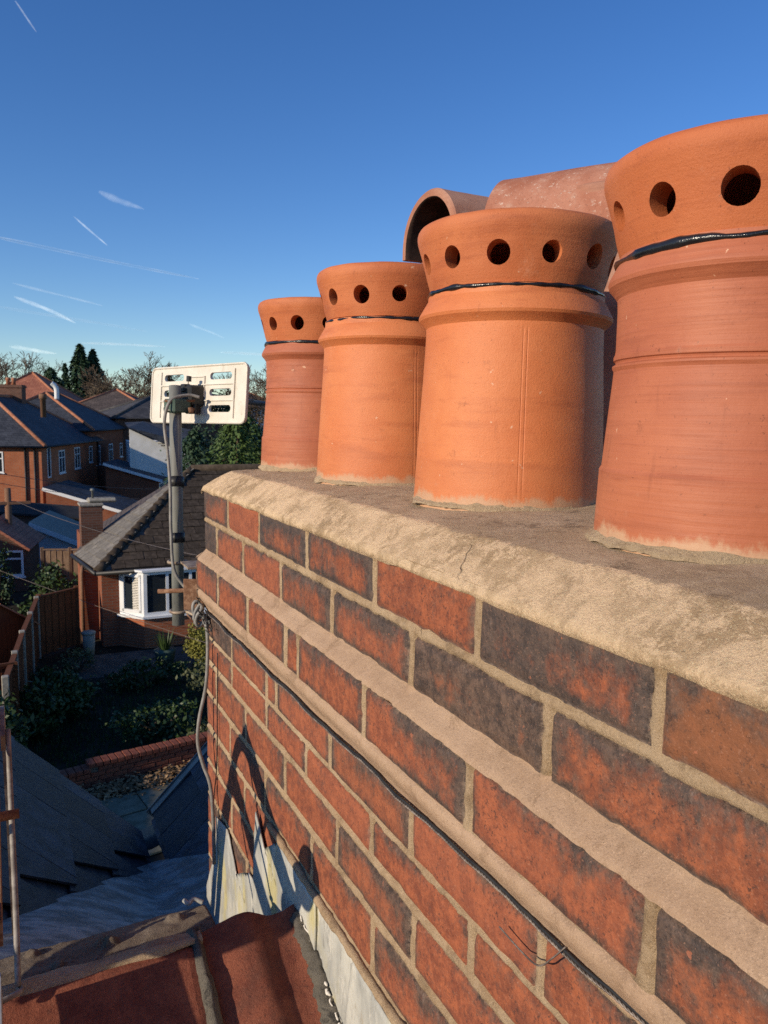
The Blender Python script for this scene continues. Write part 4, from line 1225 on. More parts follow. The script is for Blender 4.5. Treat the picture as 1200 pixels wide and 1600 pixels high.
lump_strip('edge_mortar', [(-0.010, 1.18, -0.872), (-0.012, 1.10, -0.893), (-0.012, 1.02, -0.935), (-0.008, 0.92, -0.985)], 0.030, 0.014, 'moss', 7, n=160)
m = MB(); rr = random.Random(4)
# white sealant beads squeezed along the edge mortar
for k in range(11):
    y = 1.165 - k * 0.017 - rr.uniform(0, .006)
    c = Vector((-0.0105, y, -0.846 - (1.18 - y) * 0.42 - 0.004))
    q_ = rr.uniform(.5, 1.15)
    m.tube(smooth_path([c, c + Vector((-0.003 * rr.random(), -0.004, -0.003)), c + Vector((rr.uniform(-.003, .003), -0.009 - rr.uniform(0, .009), -0.005))], 4), [0.0008] + [0.0026 * q_ * rr.uniform(.6, 1.2) for _ in range(7)] + [0.0008], 7)
m.build('sealant_bead', MAT['cream'], roof, True)
# grey edge of the ridge bedding and the lichened concrete capping strip behind the ridge
lump_strip('ridge_bedding', [(-1.4, 1.182, -0.866), (-0.9, 1.182, -0.864), (-0.5, 1.184, -0.866), (-0.178, 1.186, -0.864)], 0.030, 0.014, 'bed', 12, n=120)
nx, ny = 320, 44
X, V = np.meshgrid(np.linspace(-1.4, -0.148, nx), np.linspace(0, 1, ny), indexing='ij')
edge = 1.292 + 0.007 * fbm(X * 9, X * 0 + 2, 4, 4)
Y = 1.196 + V * (edge - 1.196)
Z = -0.862 - V * 0.014 + 0.010 * np.sin(V * PI) * 0.6 + 0.0050 * fbm(X * 16, Y * 16, 8, 4) + 0.0016 * fbm(X * 80, Y * 80, 9, 3)
for (cx, cy, r, hh) in ((-0.205, 1.262, 0.017, 0.010), (-0.315, 1.235, 0.014, 0.012), (-0.332, 1.243, 0.010, 0.009), (-0.395, 1.215, 0.010, 0.009), (-0.43, 1.27, 0.012, 0.008), (-0.52, 1.24, 0.014, 0.009)):
    dd = np.hypot(X - cx, Y - cy) / r
    Z = Z + hh * np.clip(1 - (dd * (1 + .35 * fbm(X * 70, Y * 70, 6, 2))) ** 4, 0, 1) * (0.8 + 0.6 * fbm(X * 110, Y * 110, 2, 3))
P = np.stack([X, Y, Z], -1)
pa = P[:, :1].copy(); pa[..., 2] -= 0.03; pb_ = P[:, -1:].copy(); pb_[..., 2] -= 0.03
P = np.concatenate([pa, P, pb_], 1)
pe = P[-1:].copy(); pe[..., 2] -= 0.05
P = np.concatenate([P, pe], 0)
grid_obj('capping_strip', P, MAT['strip'], roof, True)
# lead valley sheet
near = [Vector((-0.62, 1.285, -0.884)), Vector((-0.45, 1.285, -0.884)), Vector((-0.30, 1.286, -0.884)), Vector((-0.20, 1.287, -0.884)), Vector((-0.141, 1.288, -0.884))]
far = [Vector((-0.62, 1.64, -1.054)), Vector((-0.452, 1.975, -1.234)), Vector((-0.0656, 2.746, -1.650)), Vector((0.034, 2.94, -1.755)), Vector((0.190, 2.66, -1.602))]
def resample(pts, n):
    L = [0]
    for p, q in zip(pts[:-1], pts[1:]): L.append(L[-1] + (q - p).length)
    out = []
    for s in np.linspace(0, L[-1], n):
        i = max(0, min(len(pts) - 2, int(np.searchsorted(L, s)) - 1)); f = (s - L[i]) / (L[i + 1] - L[i]); out.append(pts[i] * (1 - f) + pts[i + 1] * f)
    return out
na, nb = resample(near, 60), resample(far, 60)
P = np.zeros((60, 40, 3))
for i in range(60):
    for j in range(40):
        P[i, j] = na[i] * (1 - j / 39) + nb[i] * (j / 39)
ui = np.linspace(0, 1, 60)[:, None]; tj = np.linspace(0, 1, 40)[None]
P[..., 2] -= sstep(0.12, 0.95, ui) * (0.115 * np.sin(PI * np.clip(tj * 0.85 + 0.15, 0, 1)) + 0.03 * (1 - tj))
P[..., 2] += 0.0045 * fbm(P[..., 0] * 9, P[..., 1] * 9, 14, 4) + 0.003 * np.clip(fbm(P[..., 0] * 22, P[..., 1] * 9, 17, 3), 0, 1)
grid_obj('lead_valley', P, MAT['lead'], roof, True)
m = MB(); m.slab([(-0.149, 1.19, -0.885), (0.0, 1.19, -0.893), (0.0, 1.93, -1.375), (-0.02, 1.93, -1.375)], 0.01)
m.build('back_flashing', MAT['lead'], roof)
m = MB(); m.tube(smooth_path([(-0.150, 1.292, -0.872), (-0.165, 1.300, -0.866), (-0.175, 1.295, -0.868), (-0.182, 1.305, -0.866)]), [0.004] * 18 + [0.003], 7); m.build('lead_curl', MAT['flash'], roof, True)
# left slope of blue slates: plane z = -1.33 - 1.07 (x + 0.09)
def Lz(x): return -1.729 - 1.07 * (x - 0.015)
sl = math.hypot(1, 1.07)
def slate(x0, x1, y0, y1, zf, side, lift, parent, poly=None):
    m = MB()
    pts = poly if poly else [(x0, y0), (x1, y0), (x1, y1), (x0, y1)]
    pts = [p for i, p in enumerate(pts) if math.dist(p, pts[i - 1]) > 0.003]
    xs_ = [p[0] for p in pts]; lo_, hi_ = min(xs_), max(xs_)
    low = hi_ if side < 0 else lo_
    top3 = [Vector((p[0], p[1], zf(p[0]) + lift * (1 - abs(p[0] - low) / max(hi_ - lo_, 1e-4)) + 0.004)) for p in pts]
    m.slab(top3, 0.007)
    return m.build('slate', MAT['slate'], parent)
def clipy(x):      # near edge of the slope, along the lead
    return 2.746 + (x + 0.0656) * (0.593 / 0.297)
rs = random.Random(9)
step = 0.151
for i in range(4):
    x1 = 0.008 - i * step; x0 = x1 - step - 0.022
    yj = 3.10
    first = 0.192 * (0.55 + 0.15 * rs.random()) if i % 2 else 0.192
    while True:
        yn = yj - first; first = 0.192 + rs.uniform(-.005, .005)
        a0, a1 = max(clipy(x0), 1.55), max(clipy(x1), 1.55)
        if yj < min(a0, a1) or yj < 1.57: break
        p = [(x0, max(yn + .002, min(a0, yj - .001))), (x1, max(yn + .002, min(a1, yj - .001))), (x1, yj - .001), (x0, yj - .001)]
        if (p[2][1] - p[1][1]) + (p[3][1] - p[0][1]) > 0.015:
            slate(x0, x1, 0, 0, Lz, -1, 0.010 + rs.uniform(0, .005), roof, p)
        yj = yn
m = MB()
m.slab([(0.015, 3.10, Lz(0.015) - .012), (-0.62, 3.10, Lz(-0.62) - .012), (-0.62, 1.66, Lz(-0.62) - .012), (0.015, 2.90, Lz(0.015) - .012)], 0.02)
m.slab([(-0.625, 1.56, Lz(-0.625)), (-0.625, 3.10, Lz(-0.625)), (-1.7, 3.10, -1.88), (-1.7, 1.56, -1.88)][::-1], 0.02)
m.build('slate_bed', MAT['slate'], roof)
# right slope: z = -1.33 + (x + 0.05)
def Rz(x): return -1.729 + (x - 0.067)
for i in range(6):
    x0 = 0.073 + i * 0.1625; x1 = x0 + 0.19
    yj = 3.23
    first = 0.12 if i % 2 else 0.195
    while yj > 2.55:
        yn = yj - first; first = 0.195
        slate(x0, x1, yn + .002, yj - .001, Rz, 1, 0.011 + rs.uniform(0, .003), roof)
        yj = yn
m = MB(); m.slab([(0.067, 2.51, Rz(.067) - .012), (1.2, 2.51, Rz(1.2) - .012), (1.2, 3.23, Rz(1.2) - .012), (0.067, 3.23, Rz(.067) - .012)], 0.02); m.build('slate_bed', MAT['slate'], roof)
m = MB(); bar_between(m, (0.073, 3.245, Rz(.073) + .016), (1.1, 3.245, Rz(1.1) + .016), 0.048, 0.008); bar_between(m, (0.073, 3.266, Rz(.073) - .01), (1.1, 3.266, Rz(1.1) - .01), 0.006, 0.06); m.build('verge_lead', MAT['galv'], roof)
# gutter outlet at the foot of the valley
m = MB()
for q in range(12):
    a0 = PI + PI * q / 12; a1 = PI + PI * (q + 1) / 12
    c = Vector((0.0215, 3.17, -1.742)); r = 0.085
    p = [c + Vector((r * math.cos(a0), 0, r * math.sin(a0) * .6)), c + Vector((r * math.cos(a1), 0, r * math.sin(a1) * .6))]
    m.add([p[0] + Vector((0, -.07, 0)), p[1] + Vector((0, -.07, 0)), p[1] + Vector((0, .10, 0)), p[0] + Vector((0, .10, 0)),
           p[0] * 1.0 + Vector((0, -.07, -.004)), p[1] + Vector((0, -.07, -.004)), p[1] + Vector((0, .10, -.004)), p[0] + Vector((0, .10, -.004))],
          [(0, 1, 2, 3), (7, 6, 5, 4), (2, 6, 7, 3), (0, 4, 5, 1)])
m.build('gutter', MAT['blackp'], roof, True)
# near slope running down behind the camera, and the walls of our house
m = MB(); m.slab([(-6, -3.2, -2.99), (0.0, -3.2, -2.99), (0.0, 1.18, -0.895), (-6, 1.18, -0.895)], 0.03); m.build('near_slope', MAT['redtile'], roof)
m = MB(); m.slab([(-6, 1.18, -0.90), (-0.62, 1.18, -0.90), (-0.62, 1.64, -1.07), (-6, 1.64, -1.07)], 0.03); m.slab([(-6, 1.64, -1.075), (-0.9, 1.64, -1.075), (-0.9, 3.1, -1.85), (-6, 3.1, -1.85)], 0.03); m.build('far_slope', MAT['slate'], roof)
m = MB(); m.box((-2.2, -0.15, (GZ - 2.25) / 2), (8.6, 6.0, -2.25 - GZ)); m.build('house_wall', MAT['redbrick'], roof)

# ================================================================== roof ladder hooked over the ridge, at the left edge of the frame
lad = empty('roof_ladder', (-0.66, 0.6, -1.0), 'roof ladder with rusty ridge hooks and wheel, at the left edge of the roof', 'ladder')
def flat_bar(m, pts, wd, th):      # bar following pts in a plane of constant x; wd in the plane, th along x
    pts = [Vector(p) for p in pts]
    vs = []
    for i, p in enumerate(pts):
        t = (pts[min(i + 1, len(pts) - 1)] - pts[max(i - 1, 0)]).normalized()
        nrm = Vector((0, -t.z, t.y))
        for a, b in ((-1, -1), (1, -1), (1, 1), (-1, 1)):
            vs.append(p + nrm * (wd / 2 * a) + Vector((th / 2 * b, 0, 0)))
    fs = [(3, 2, 1, 0)]
    for i in range(len(pts) - 1):
        for k in range(4):
            a, b = i * 4 + k, i * 4 + (k + 1) % 4
            fs.append((a, b, b + 4, a + 4))
    q = (len(pts) - 1) * 4
    fs.append((q, q + 1, q + 2, q + 3))
    m.add(vs, fs)
def hook(x0):
    m = MB()
    m.tube(smooth_path([(x0, 1.165, -0.842), (x0 + .001, 1.24, -0.76), (x0, 1.36, -0.635), (x0, 1.425, -0.545)], 6), 0.0044, 8)
    m.tube(smooth_path([(x0, 1.175, -0.85), (x0 + .004, 1.16, -0.846), (x0 - .012, 1.148, -0.843), (x0 - .03, 1.14, -0.842)], 5), 0.0044, 8)
    m.build('hook_rod', MAT['oldsteel'], lad, True)
    x1 = x0 - .008
    m = MB(); flat_bar(m, smooth_path([(x1, 1.690, -1.10), (x1, 1.665, -1.00), (x1, 1.625, -0.85), (x1, 1.575, -0.70), (x1, 1.53, -0.605), (x1, 1.485, -0.545), (x1, 1.44, -0.535), (x1, 1.39, -0.555)], 6), 0.036, 0.007)
    m.build('hook_bar', MAT['rustpale'], lad)
    m = MB(); flat_bar(m, smooth_path([(x1 - .010, 1.085, -0.700), (x1 - .010, 1.20, -0.650), (x1 - .010, 1.32, -0.585), (x1 - .010, 1.455, -0.500)], 4), 0.056, 0.006)
    m.build('hook_bar', MAT['rust'], lad)
hook(-0.452)
hook(-0.83)
m = MB(); m.tube([(-0.86, 1.30, -0.64), (-0.44, 1.30, -0.64)], 0.008, 8); m.build('hook_bar', MAT['rust'], lad, True)
for x0 in (-0.50, -0.80):
    m = MB(); m.tube([(x0 - .018, 1.050, -0.600), (x0 + .018, 1.050, -0.600)], 0.050, 28); m.build('wheel', MAT['rubber'], lad, True)
    m = MB(); flat_bar(m, [(x0 + .022, 1.05, -0.60), (x0 + .022, 1.09, -0.68), (x0 + .022, 1.10, -0.74)], 0.030, 0.004); m.build('wheel_fork', MAT['rust'], lad)
# stiles and rungs lying on the near slope
for x0 in (-0.485, -0.83):
    m = MB(); bar_between(m, (x0, 1.12, -0.80), (x0, -2.2, -2.44), 0.026, 0.066, Vector((0, 0, 1))); m.build('stile', MAT['alu'], lad)
for i in range(12):
    y = 1.02 - i * 0.25
    m = MB(); bar_between(m, (-0.82, y, -0.845 + (y - 1.02) * .494), (-0.495, y, -0.845 + (y - 1.02) * .494), 0.03, 0.03); m.build('rung', MAT['alu'], lad)

# ================================================================== ground of the gardens
nx, ny = 90, 90
gx = np.concatenate([np.linspace(-600, -30, 12), np.linspace(-25, 40, 60), np.linspace(50, 700, 14)])
gy = np.concatenate([np.linspace(-300, -5, 8), np.linspace(-2, 70, 70), np.linspace(80, 1500, 18)])
X, Y = np.meshgrid(gx, gy, indexing='ij')
Z = GZ - 0.02 + 0.05 * fbm(X * 0.6, Y * 0.6, 3, 3) * ((Y > 12.4) & (Y < 60)) - 1.4 * sstep(28, 46, Y) + 3.2 * sstep(70, 140, Y) * (1 + 0.3 * fbm(X * .02, Y * .02, 5, 2)) + 4.0 * sstep(120, 900, Y)
gr = grid_obj('ground', np.stack([X, Y, Z], -1), MAT['soil'], None, True)
tag(gr, kind='structure')
def gz(x, y):
    y = float(y)
    def s(a, b, v):
        t = min(1, max(0, (v - a) / (b - a))); return t * t * (3 - 2 * t)
    return GZ - 0.02 - 1.4 * s(28, 46, y) + 3.2 * s(70, 140, y) + 4.0 * s(120, 900, y)

# ---------------------------------------------------------------- windows and houses (local coordinates: y away, x to the left is negative)
def window(parent, face, u, z0, w, h, wall=0.0, panes=(2, 1), mat='white', sill=True):
    """face 'f': on the plane y = wall facing -y;  face 'r': on the plane x = wall facing +x;  face 'l': plane x = wall facing -x"""
    def P(a, d, z):     # a along the face, d outwards
        if face == 'f': return (a, wall - d, z)
        if face == 'r': return (wall + d, a, z)
        return (wall - d, a, z)
    def bx(m, a0, a1, d0, d1, za, zb):
        p = [P(a0, d0, za), P(a1, d0, za), P(a1, d1, za), P(a0, d1, za), P(a0, d0, zb), P(a1, d0, zb), P(a1, d1, zb), P(a0, d1, zb)]
        xs = [q[0] for q in p]; ys_ = [q[1] for q in p]
        m.box(((min(xs) + max(xs)) / 2, (min(ys_) + max(ys_)) / 2, (za + zb) / 2), (max(xs) - min(xs), max(ys_) - min(ys_), zb - za))
    m = MB(); t = 0.07
    bx(m, u, u + w, -0.02, 0.03, z0, z0 + t); bx(m, u, u + w, -0.02, 0.03, z0 + h - t, z0 + h)
    bx(m, u, u + t, -0.02, 0.03, z0 + t, z0 + h - t); bx(m, u + w - t, u + w, -0.02, 0.03, z0 + t, z0 + h - t)
    for k in range(1, panes[0]):
        c = u + w * k / panes[0]; bx(m, c - t * .45, c + t * .45, -0.018, 0.028, z0 + t, z0 + h - t)
    for k in range(1, panes[1]):
        c = z0 + h * (0.68 if panes[1] == 2 else k / panes[1]); bx(m, u + t, u + w - t, -0.016, 0.026, c - t * .4, c + t * .4)
    wn = m.build('window', MAT[mat], parent, False, None, True)
    g = MB(); bx(g, u + t * .8, u + w - t * .8, -0.015, 0.002, z0 + t * .8, z0 + h - t * .8)
    p = g.build('pane', MAT['glass'], wn, False, None, True)
    if sill:
        s = MB(); bx(s, u - .05, u + w + .05, 0.0, 0.07, z0 - .06, z0); s.build('sill', MAT[mat], wn, False, None, True)
    return wn

def hip_roof(t, x0, x1, y0, y1, ze, rise, mat, hipmat='hipclay', over=0.3, name='roof_slope', th=0.08):
    x0 -= over; x1 += over; y0 -= over; y1 += over
    W, L = x1 - x0, y1 - y0
    k = min(W, L) / 2
    if W <= L: A = (x0 + k, y0 + k, ze + rise); B = (x0 + k, y1 - k, ze + rise)
    else: A = (x0 + k, y0 + k, ze + rise); B = (x1 - k, y0 + k, ze + rise)
    c = [(x0, y0, ze), (x1, y0, ze), (x1, y1, ze), (x0, y1, ze)]
    if W <= L: sl_ = [[c[0], c[1], A], [c[1], c[2], B, A], [c[2], c[3], B], [c[3], c[0], A, B]]; hips = [(c[0], A), (c[1], A), (c[2], B), (c[3], B)]
    else: sl_ = [[c[0], c[1], B, A], [c[1], c[2], B], [c[2], c[3], A, B], [c[3], c[0], A]]; hips = [(c[0], A), (c[1], B), (c[2], B), (c[3], A)]
    for p in sl_:
        m = MB(); m.slab(p, th); m.build(name, MAT[mat], t, False, None, True)
    for a, b in hips:
        m = MB(); m.tube([Vector(a) + Vector((0, 0, .02)), Vector(b) + Vector((0, 0, .02))], 0.11, 6)
        m.build('hip', MAT[hipmat], t, True, None, True)
    m = MB(); m.tube([Vector(A) + Vector((0, 0, .02)), Vector(B) + Vector((0, 0, .021))], 0.12, 6); m.build('ridge', MAT[hipmat], t, True, None, True)
    m = MB()
    for i in range(4):
        a, b = Vector(c[i]), Vector(c[(i + 1) % 4]); m.tube([a + Vector((0, 0, -.06)), b + Vector((0, 0, -.06))], 0.055, 6)
    m.build('gutter', MAT['blackp'], t, True, None, True)
    return A, B

def house(name, label, loc, rz, W, L, zg, ze, rise, wmat, rmat, wins=(), chimney=None, hipmat='hipclay', group=None, pipes=()):
    t = empty(name, (loc[0], loc[1], zg), label, 'house', group, rz)
    h = ze - zg
    m = MB(); m.box((-W / 2, L / 2, h / 2 - 0.01), (W, L, h + 0.02)); m.build('wall', MAT[wmat], t, False, None, True)
    hip_roof(t, -W, 0, 0, L, h, rise, rmat, hipmat)
    for wv_ in wins:
        window(t, *wv_[:5], **wv_[5])
    for (x, y) in pipes:
        m = MB(); m.tube([(x, y, 0.1), (x, y, h - .05)], 0.05, 8); m.build('downpipe', MAT['blackp'], t, True, None, True)
    if chimney:
        for (cx, cy, w_, d_, top, pots) in chimney:
            m = MB(); m.box((cx, cy, (h + top) / 2), (w_, d_, top - h)); m.box((cx, cy, top - .12), (w_ + .1, d_ + .1, .12))
            s = m.build('chimney', MAT['darkbrick'], t, False, None, True)
            for k in range(pots):
                p = MB(); q = cx + (k - (pots - 1) / 2) * .34
                p.tube([(q, cy, top - .02), (q, cy, top + .25), (q, cy, top + .30), (q, cy, top + .45)], [.13, .12, .15, .13], 10); p.build('pot', MAT['hipclay'], s, True, None, True)
    return t
R20 = -rad(20)
hz1 = gz(1.43, 46)
house('brick_house', 'orange brick house with slate hip roof, its blank end wall in full sun', (1.43, 46.0), R20, 8.0, 12.0, hz1, -1.83, 2.75, 'orangebrick', 'fartile_blue',
      [('f', -2.75, 3.9, 0.75, 1.15, dict(panes=(1, 2))), ('f', -2.4, 0.6, 1.5, 1.2, dict(panes=(2, 1))), ('r', 0.9, 3.55, 0.6, 1.75, dict(panes=(1, 1), sill=False)), ('r', 3.0, 3.65, 1.15, 1.35, dict(panes=(2, 2))), ('r', 6.2, 3.7, 1.2, 1.35, dict(panes=(2, 2))), ('r', 9.6, 3.9, 0.8, 1.1, dict(panes=(1, 2)))],
      [(-4.1, 7.6, 1.5, 0.75, 8.9, 2)], pipes=[(-0.35, -0.07), (-0.85, -0.07), (0.07, 11.7)])
house('brick_house', 'second brick house behind the sunlit end wall, slate roof with red hip tiles', (4.88, 55.6), R20, 8.0, 11.0, gz(5, 56), -1.15, 2.5, 'redbrick', 'fartile_blue',
      [('r', 1.2, 3.6, 1.3, 1.35, dict(panes=(2, 2))), ('r', 5.0, 3.6, 1.2, 1.35, dict(panes=(2, 2))), ('r', 8.6, 3.8, 0.8, 1.1, dict(panes=(1, 2)))],
      [(-6.2, 4.0, .8, .8, 8.3, 1)], pipes=[(0.07, 10.7)])
house('red_roofed_house', 'distant house with broad red tiled roof among the trees', (5.2, 80.0), R20, 9.0, 10.0, gz(4, 82), 0.6, 3.3, 'orangebrick', 'fartile_red', [('r', 2, 2.0, 1.2, 1.2, dict(panes=(2, 1)))], [(-1.2, 6.5, .9, .7, 7.4, 2)])
house('dark_roofed_house', 'low far house with long dark grey roof left of the aerial', (16.6, 66.0), rad(8), 9.0, 9.0, gz(14, 66), -0.35, 1.9, 'darkbrick', 'fartile_grey', [('f', -6, 1.6, 1.4, 1.1, dict(panes=(2, 1)))], hipmat='fartile_grey')
house('brown_roofed_house', 'distant small house with brown tiled roof behind the row', (12.2, 75.0), R20, 8.0, 9.0, gz(12, 76), 0.2, 2.1, 'redbrick', 'fartile_brown', [('f', -5, 1.6, 1.2, 1.1, dict(panes=(2, 1)))], [(-4, 5.0, .8, .8, 5.9, 1)])
house('distant_house', 'distant pale-walled house at the foot of the bare trees right of the aerial', (40.5, 118.0), rad(6), 10.0, 9.0, gz(30, 118), 1.2, 2.4, 'render', 'fartile_brown', [('f', -7, 1.4, 1.4, 1.1, dict(panes=(2, 1)))])

# white gabled house
wt = empty('white_house', (6.9, 51.8, gz(8, 52)), 'white rendered house with dark gabled roof, partly in shade', 'house', None, rad(-6))
h = -1.95 - gz(8, 52)
m = MB(); m.box((1.95, 4, h / 2), (3.9, 8, h)); m.build('wall', MAT['render'], wt, False, None, True)
m = MB(); m.add([(0, 0, h), (1.75, 0, h), (1.75, 0, h + .1), (0.0, 0, h + 0.95), (0, .3, h), (1.75, .3, h), (1.75, .3, h + .1), (0, .3, h + .95)], [(0, 1, 2, 3), (7, 6, 5, 4), (0, 3, 7, 4), (3, 2, 6, 7), (1, 5, 6, 2), (0, 4, 5, 1)]); m.build('gable', MAT['render'], wt, False, None, True)
m = MB(); m.slab([(-.1, -.3, h + 1.06), (2.2, -.3, h - .02), (4.2, -.3, h - .02), (4.2, 3.5, h + .9), (1.2, 6, h + 1.4), (-.1, 6, h + 1.3)], .1); m.build('roof_slope', MAT['fartile_blue'], wt, False, None, True)
m = MB(); m.tube([(1.9, -.36, h - .08), (4.1, -.36, h - .08)], .05, 6); m.tube([(2.6, -.06, .1), (2.6, -.06, h - .1)], .05, 6); m.build('gutter', MAT['blackp'], wt, True, None, True)
window(wt, 'f', 1.0, .9, 1.1, 1.1, panes=(2, 1))

# lean-to extensions at the back of the houses
def leanto(name, label, cat, loc, rz, W, D, zg, zlow, zhigh, wmat, rmat, fascia=True, wins=3, frame='white', skirt=0.75):
    t = empty(name, (loc[0], loc[1], zg), label, cat, None, rz)
    hl, hh = zlow - zg, zhigh - zg
    m = MB(); m.hexa([(0, 0, 0), (W, 0, 0), (W, D, 0), (0, D, 0), (0, 0, hh - .1), (W, 0, hl - .1), (W, D, hl - .1), (0, D, hh - .1)]); m.build('wall', MAT[wmat], t, False, None, True)
    m = MB(); m.slab([(-.1, -.25, hh + .04), (W + .3, -.25, hl - .02), (W + .3, D + .2, hl - .02), (-.1, D + .2, hh + .04)], .09); m.build('roof_slope', MAT[rmat], t, False, None, True)
    if fascia:
        m = MB(); bar_between(m, (-.1, -.27, hh - .06), (W + .3, -.27, hl - .12), .03, .17); m.build('fascia', MAT['white'], t, False, None, True)
    for k in range(wins):
        window(t, 'r', 0.2 + k * (D - .3) / wins, skirt, (D - .3) / wins - .12, hl - .3 - skirt, wall=W, panes=(1, 2), mat=frame)
    return t
leanto('rear_extension', 'slate lean-to extension with white fascia at the back of the sunlit house', 'extension', (1.5, 44.2), R20, 3.6, 4.2, gz(2, 44), -5.1, -3.95, 'redbrick', 'fartile_blue', True, 2)
leanto('rear_extension', 'darker slate lean-to farther along the same row of houses', 'extension', (5.3, 51.0), R20, 3.2, 3.5, gz(5, 51), -4.1, -3.1, 'redbrick', 'fartile_blue', True, 2)
leanto('conservatory', 'white framed glazed conservatory with pale lean-to roof in the shade', 'conservatory', (0.45, 31.0), rad(-14), 1.55, 3.2, gz(1, 31), -4.85, -4.05, 'white', 'concpost', True, 3, skirt=.5)
leanto('flat_extension', 'dark low extension roof behind the white conservatory', 'extension', (-1.2, 37.0), rad(-14), 4.0, 3.5, gz(0, 37), -4.6, -4.25, 'darkbrick', 'darkfelt', False, 1)
ot = empty('brick_outhouse', (-1.6, 27.5, GZ), 'small brick outhouse with red tiled gable roof in front of the conservatory', 'outhouse', None, rad(-12))
m = MB(); m.box((0.75, 1.2, .75), (1.9, 2.4, 1.5)); m.build('wall', MAT['darkbrick'], ot, False, None, True)
m = MB(); m.slab([(-.4, -.2, 1.4), (0.75, -.2, 2.25), (0.75, 2.6, 2.25), (-.4, 2.6, 1.4)][::-1], .08); m.slab([(0.75, -.2, 2.25), (1.9, -.2, 1.4), (1.9, 2.6, 1.4), (0.75, 2.6, 2.25)][::-1], -.08); m.build('roof_slope', MAT['fartile_red'], ot, False, None, True)
m = MB(); m.add([(-.2, 0, 1.5), (1.7, 0, 1.5), (.75, 0, 2.18), (-.2, .2, 1.5), (1.7, .2, 1.5), (.75, .2, 2.18)], [(0, 1, 2), (5, 4, 3), (0, 2, 5, 3), (1, 4, 5, 2), (0, 3, 4, 1)]); m.build('gable', MAT['darkbrick'], ot, False, None, True)
window(ot, 'f', 0.95, .5, .7, .85, panes=(1, 2))
# metal flue and cowl between the roofs
def flue(name, label, x, y, z0, z1, r, mat, cowl=False):
    m = MB()
    if cowl: m.tube(smooth_path([(x, y, z0), (x, y, z0 + (z1 - z0) * .6), (x - .12, y, z1 - .15), (x - .3, y, z1)], 5), r, 10)
    else: m.tube([(x, y, z0), (x, y, z1 - .3), (x, y, z1 - .29), (x, y, z1)], [r, r, r * 1.35, r * 1.35], 12)
    tag(m.build(name, MAT[mat], None, True), label, 'flue')
flue('metal_flue', 'tall dark metal flue rising through the slate roof of the sunlit house', 1.75, 49.2, -0.3, 1.05, .16, 'rust')
flue('flue_cowl', 'bright white bent cowl on the roof ridge of the second house', 3.05, 58.5, .9, 2.0, .16, 'white', True)

# ---------------------------------------------------------------- the bungalow beyond the garden
bg_ = empty('bungalow', (1.45, 19.75, GZ), 'near brick bungalow with brown hipped tile roof and white bay window', 'bungalow')
zE = -3.78
m = MB(); m.box((6.31, 23.2, (zE + GZ) / 2), (9.4, 6.9, zE - GZ)); m.box((1.45, 21.25, (zE + GZ) / 2 - .1), (0.42, 1.3, zE - GZ - .2)); m.build('wall', MAT['redbrick'], bg_)
AP = Vector((4.5, 22.8, -1.62)); E0 = Vector((1.50, 19.42, -3.80)); E1 = Vector((1.20, 22.3, -3.86))
m = MB()
m.slab([E0, (10.6, 19.42, -3.80), (10.6, 22.8, -1.62), AP], .06)
m.slab([E1, E0, AP], .06)
m.slab([AP, (10.6, 22.8, -1.62), (10.6, 26.6, -3.8), (2.0, 26.6, -3.8)], .06)
m.slab([E1, AP, (2.0, 26.6, -3.8)], .06)
m.build('roof_bed', MAT['fartile_brown'], bg_)
# tiles of the shaded front slope, one by one
tile_me = {}
def roof_tile(name, O, U, V, N, w, l, lift, mat, parent):
    key = (name, mat, round(w, 2), round(l, 2))
    if key not in tile_me:
        mb = MB()
        mb.hexa([(0, 0, .006), (w, 0, .006), (w, l, .0), (0, l, .0), (0, 0, .034), (w, 0, .034), (w, l, .012), (0, l, .012)])
        o = mb.build(name, MAT[mat], parent, False, (0, 0, 0))
        tile_me[key] = o.data
    else:
        o = bpy.data.objects.new(name, tile_me[key]); COL.objects.link(o); setp(o, parent, False)
    o.matrix_basis = Matrix(((U.x, V.x, N.x, O.x), (U.y, V.y, N.y, O.y), (U.z, V.z, N.z, O.z), (0, 0, 0, 1)))
    return o
rt = random.Random(5)
sv_ = Vector((0, 3.38, 2.18)); Ls = sv_.length; Vv = sv_.normalized(); Uu = Vector((1, 0, 0)); Nn = Uu.cross(Vv)
rows = 14; ex = Ls / rows
for r in range(rows):
    o0 = E0 + Vv * (r * ex) + Nn * .008
    xs0 = E0.x + (AP.x - E0.x) * (r + .35) / rows + .06
    x = E0.x + (0.16 if r % 2 else 0.0)
    while x < 5.7:
        if x > xs0:
            ww = .315
            roof_tile('roof_tile', Vector((x, o0.y, o0.z)) + Vector((rt.uniform(-.006, .006), 0, 0)) + Nn * rt.uniform(-.004, .01), Uu, Vv, Nn, ww, ex + .05, 0, 'browntile', bg_)
        x += .325
# tiles of the sunlit side slope
U2 = (E1 - E0).normalized() * -1.0
n2 = (E0 - E1).cross(AP - E1).normalized()
if n2.z < 0: n2 = -n2
V2 = n2.cross(U2).normalized()
rows = 15
for r in range(rows):
    f0, f1 = r / rows, (r + 1) / rows
    a0, b0 = E1.lerp(AP, f0), E0.lerp(AP, f0)
    Lr = (b0 - a0).length
    h_ = abs((AP - E1).dot(V2)) / rows
    k = max(1, int(round(Lr / .30)))
    for i in range(k):
        wd_ = Lr / k - .006
        if i == k - 1 and k > 1: wd_ -= .05
        if wd_ > .05:
            roof_tile('roof_tile', a0 + U2 * (i * Lr / k) + n2 * (.006 + rt.uniform(-.003, .006)), U2, V2, n2, round(wd_, 2), round(h_ + .05, 2), 0, 'greytile', bg_)
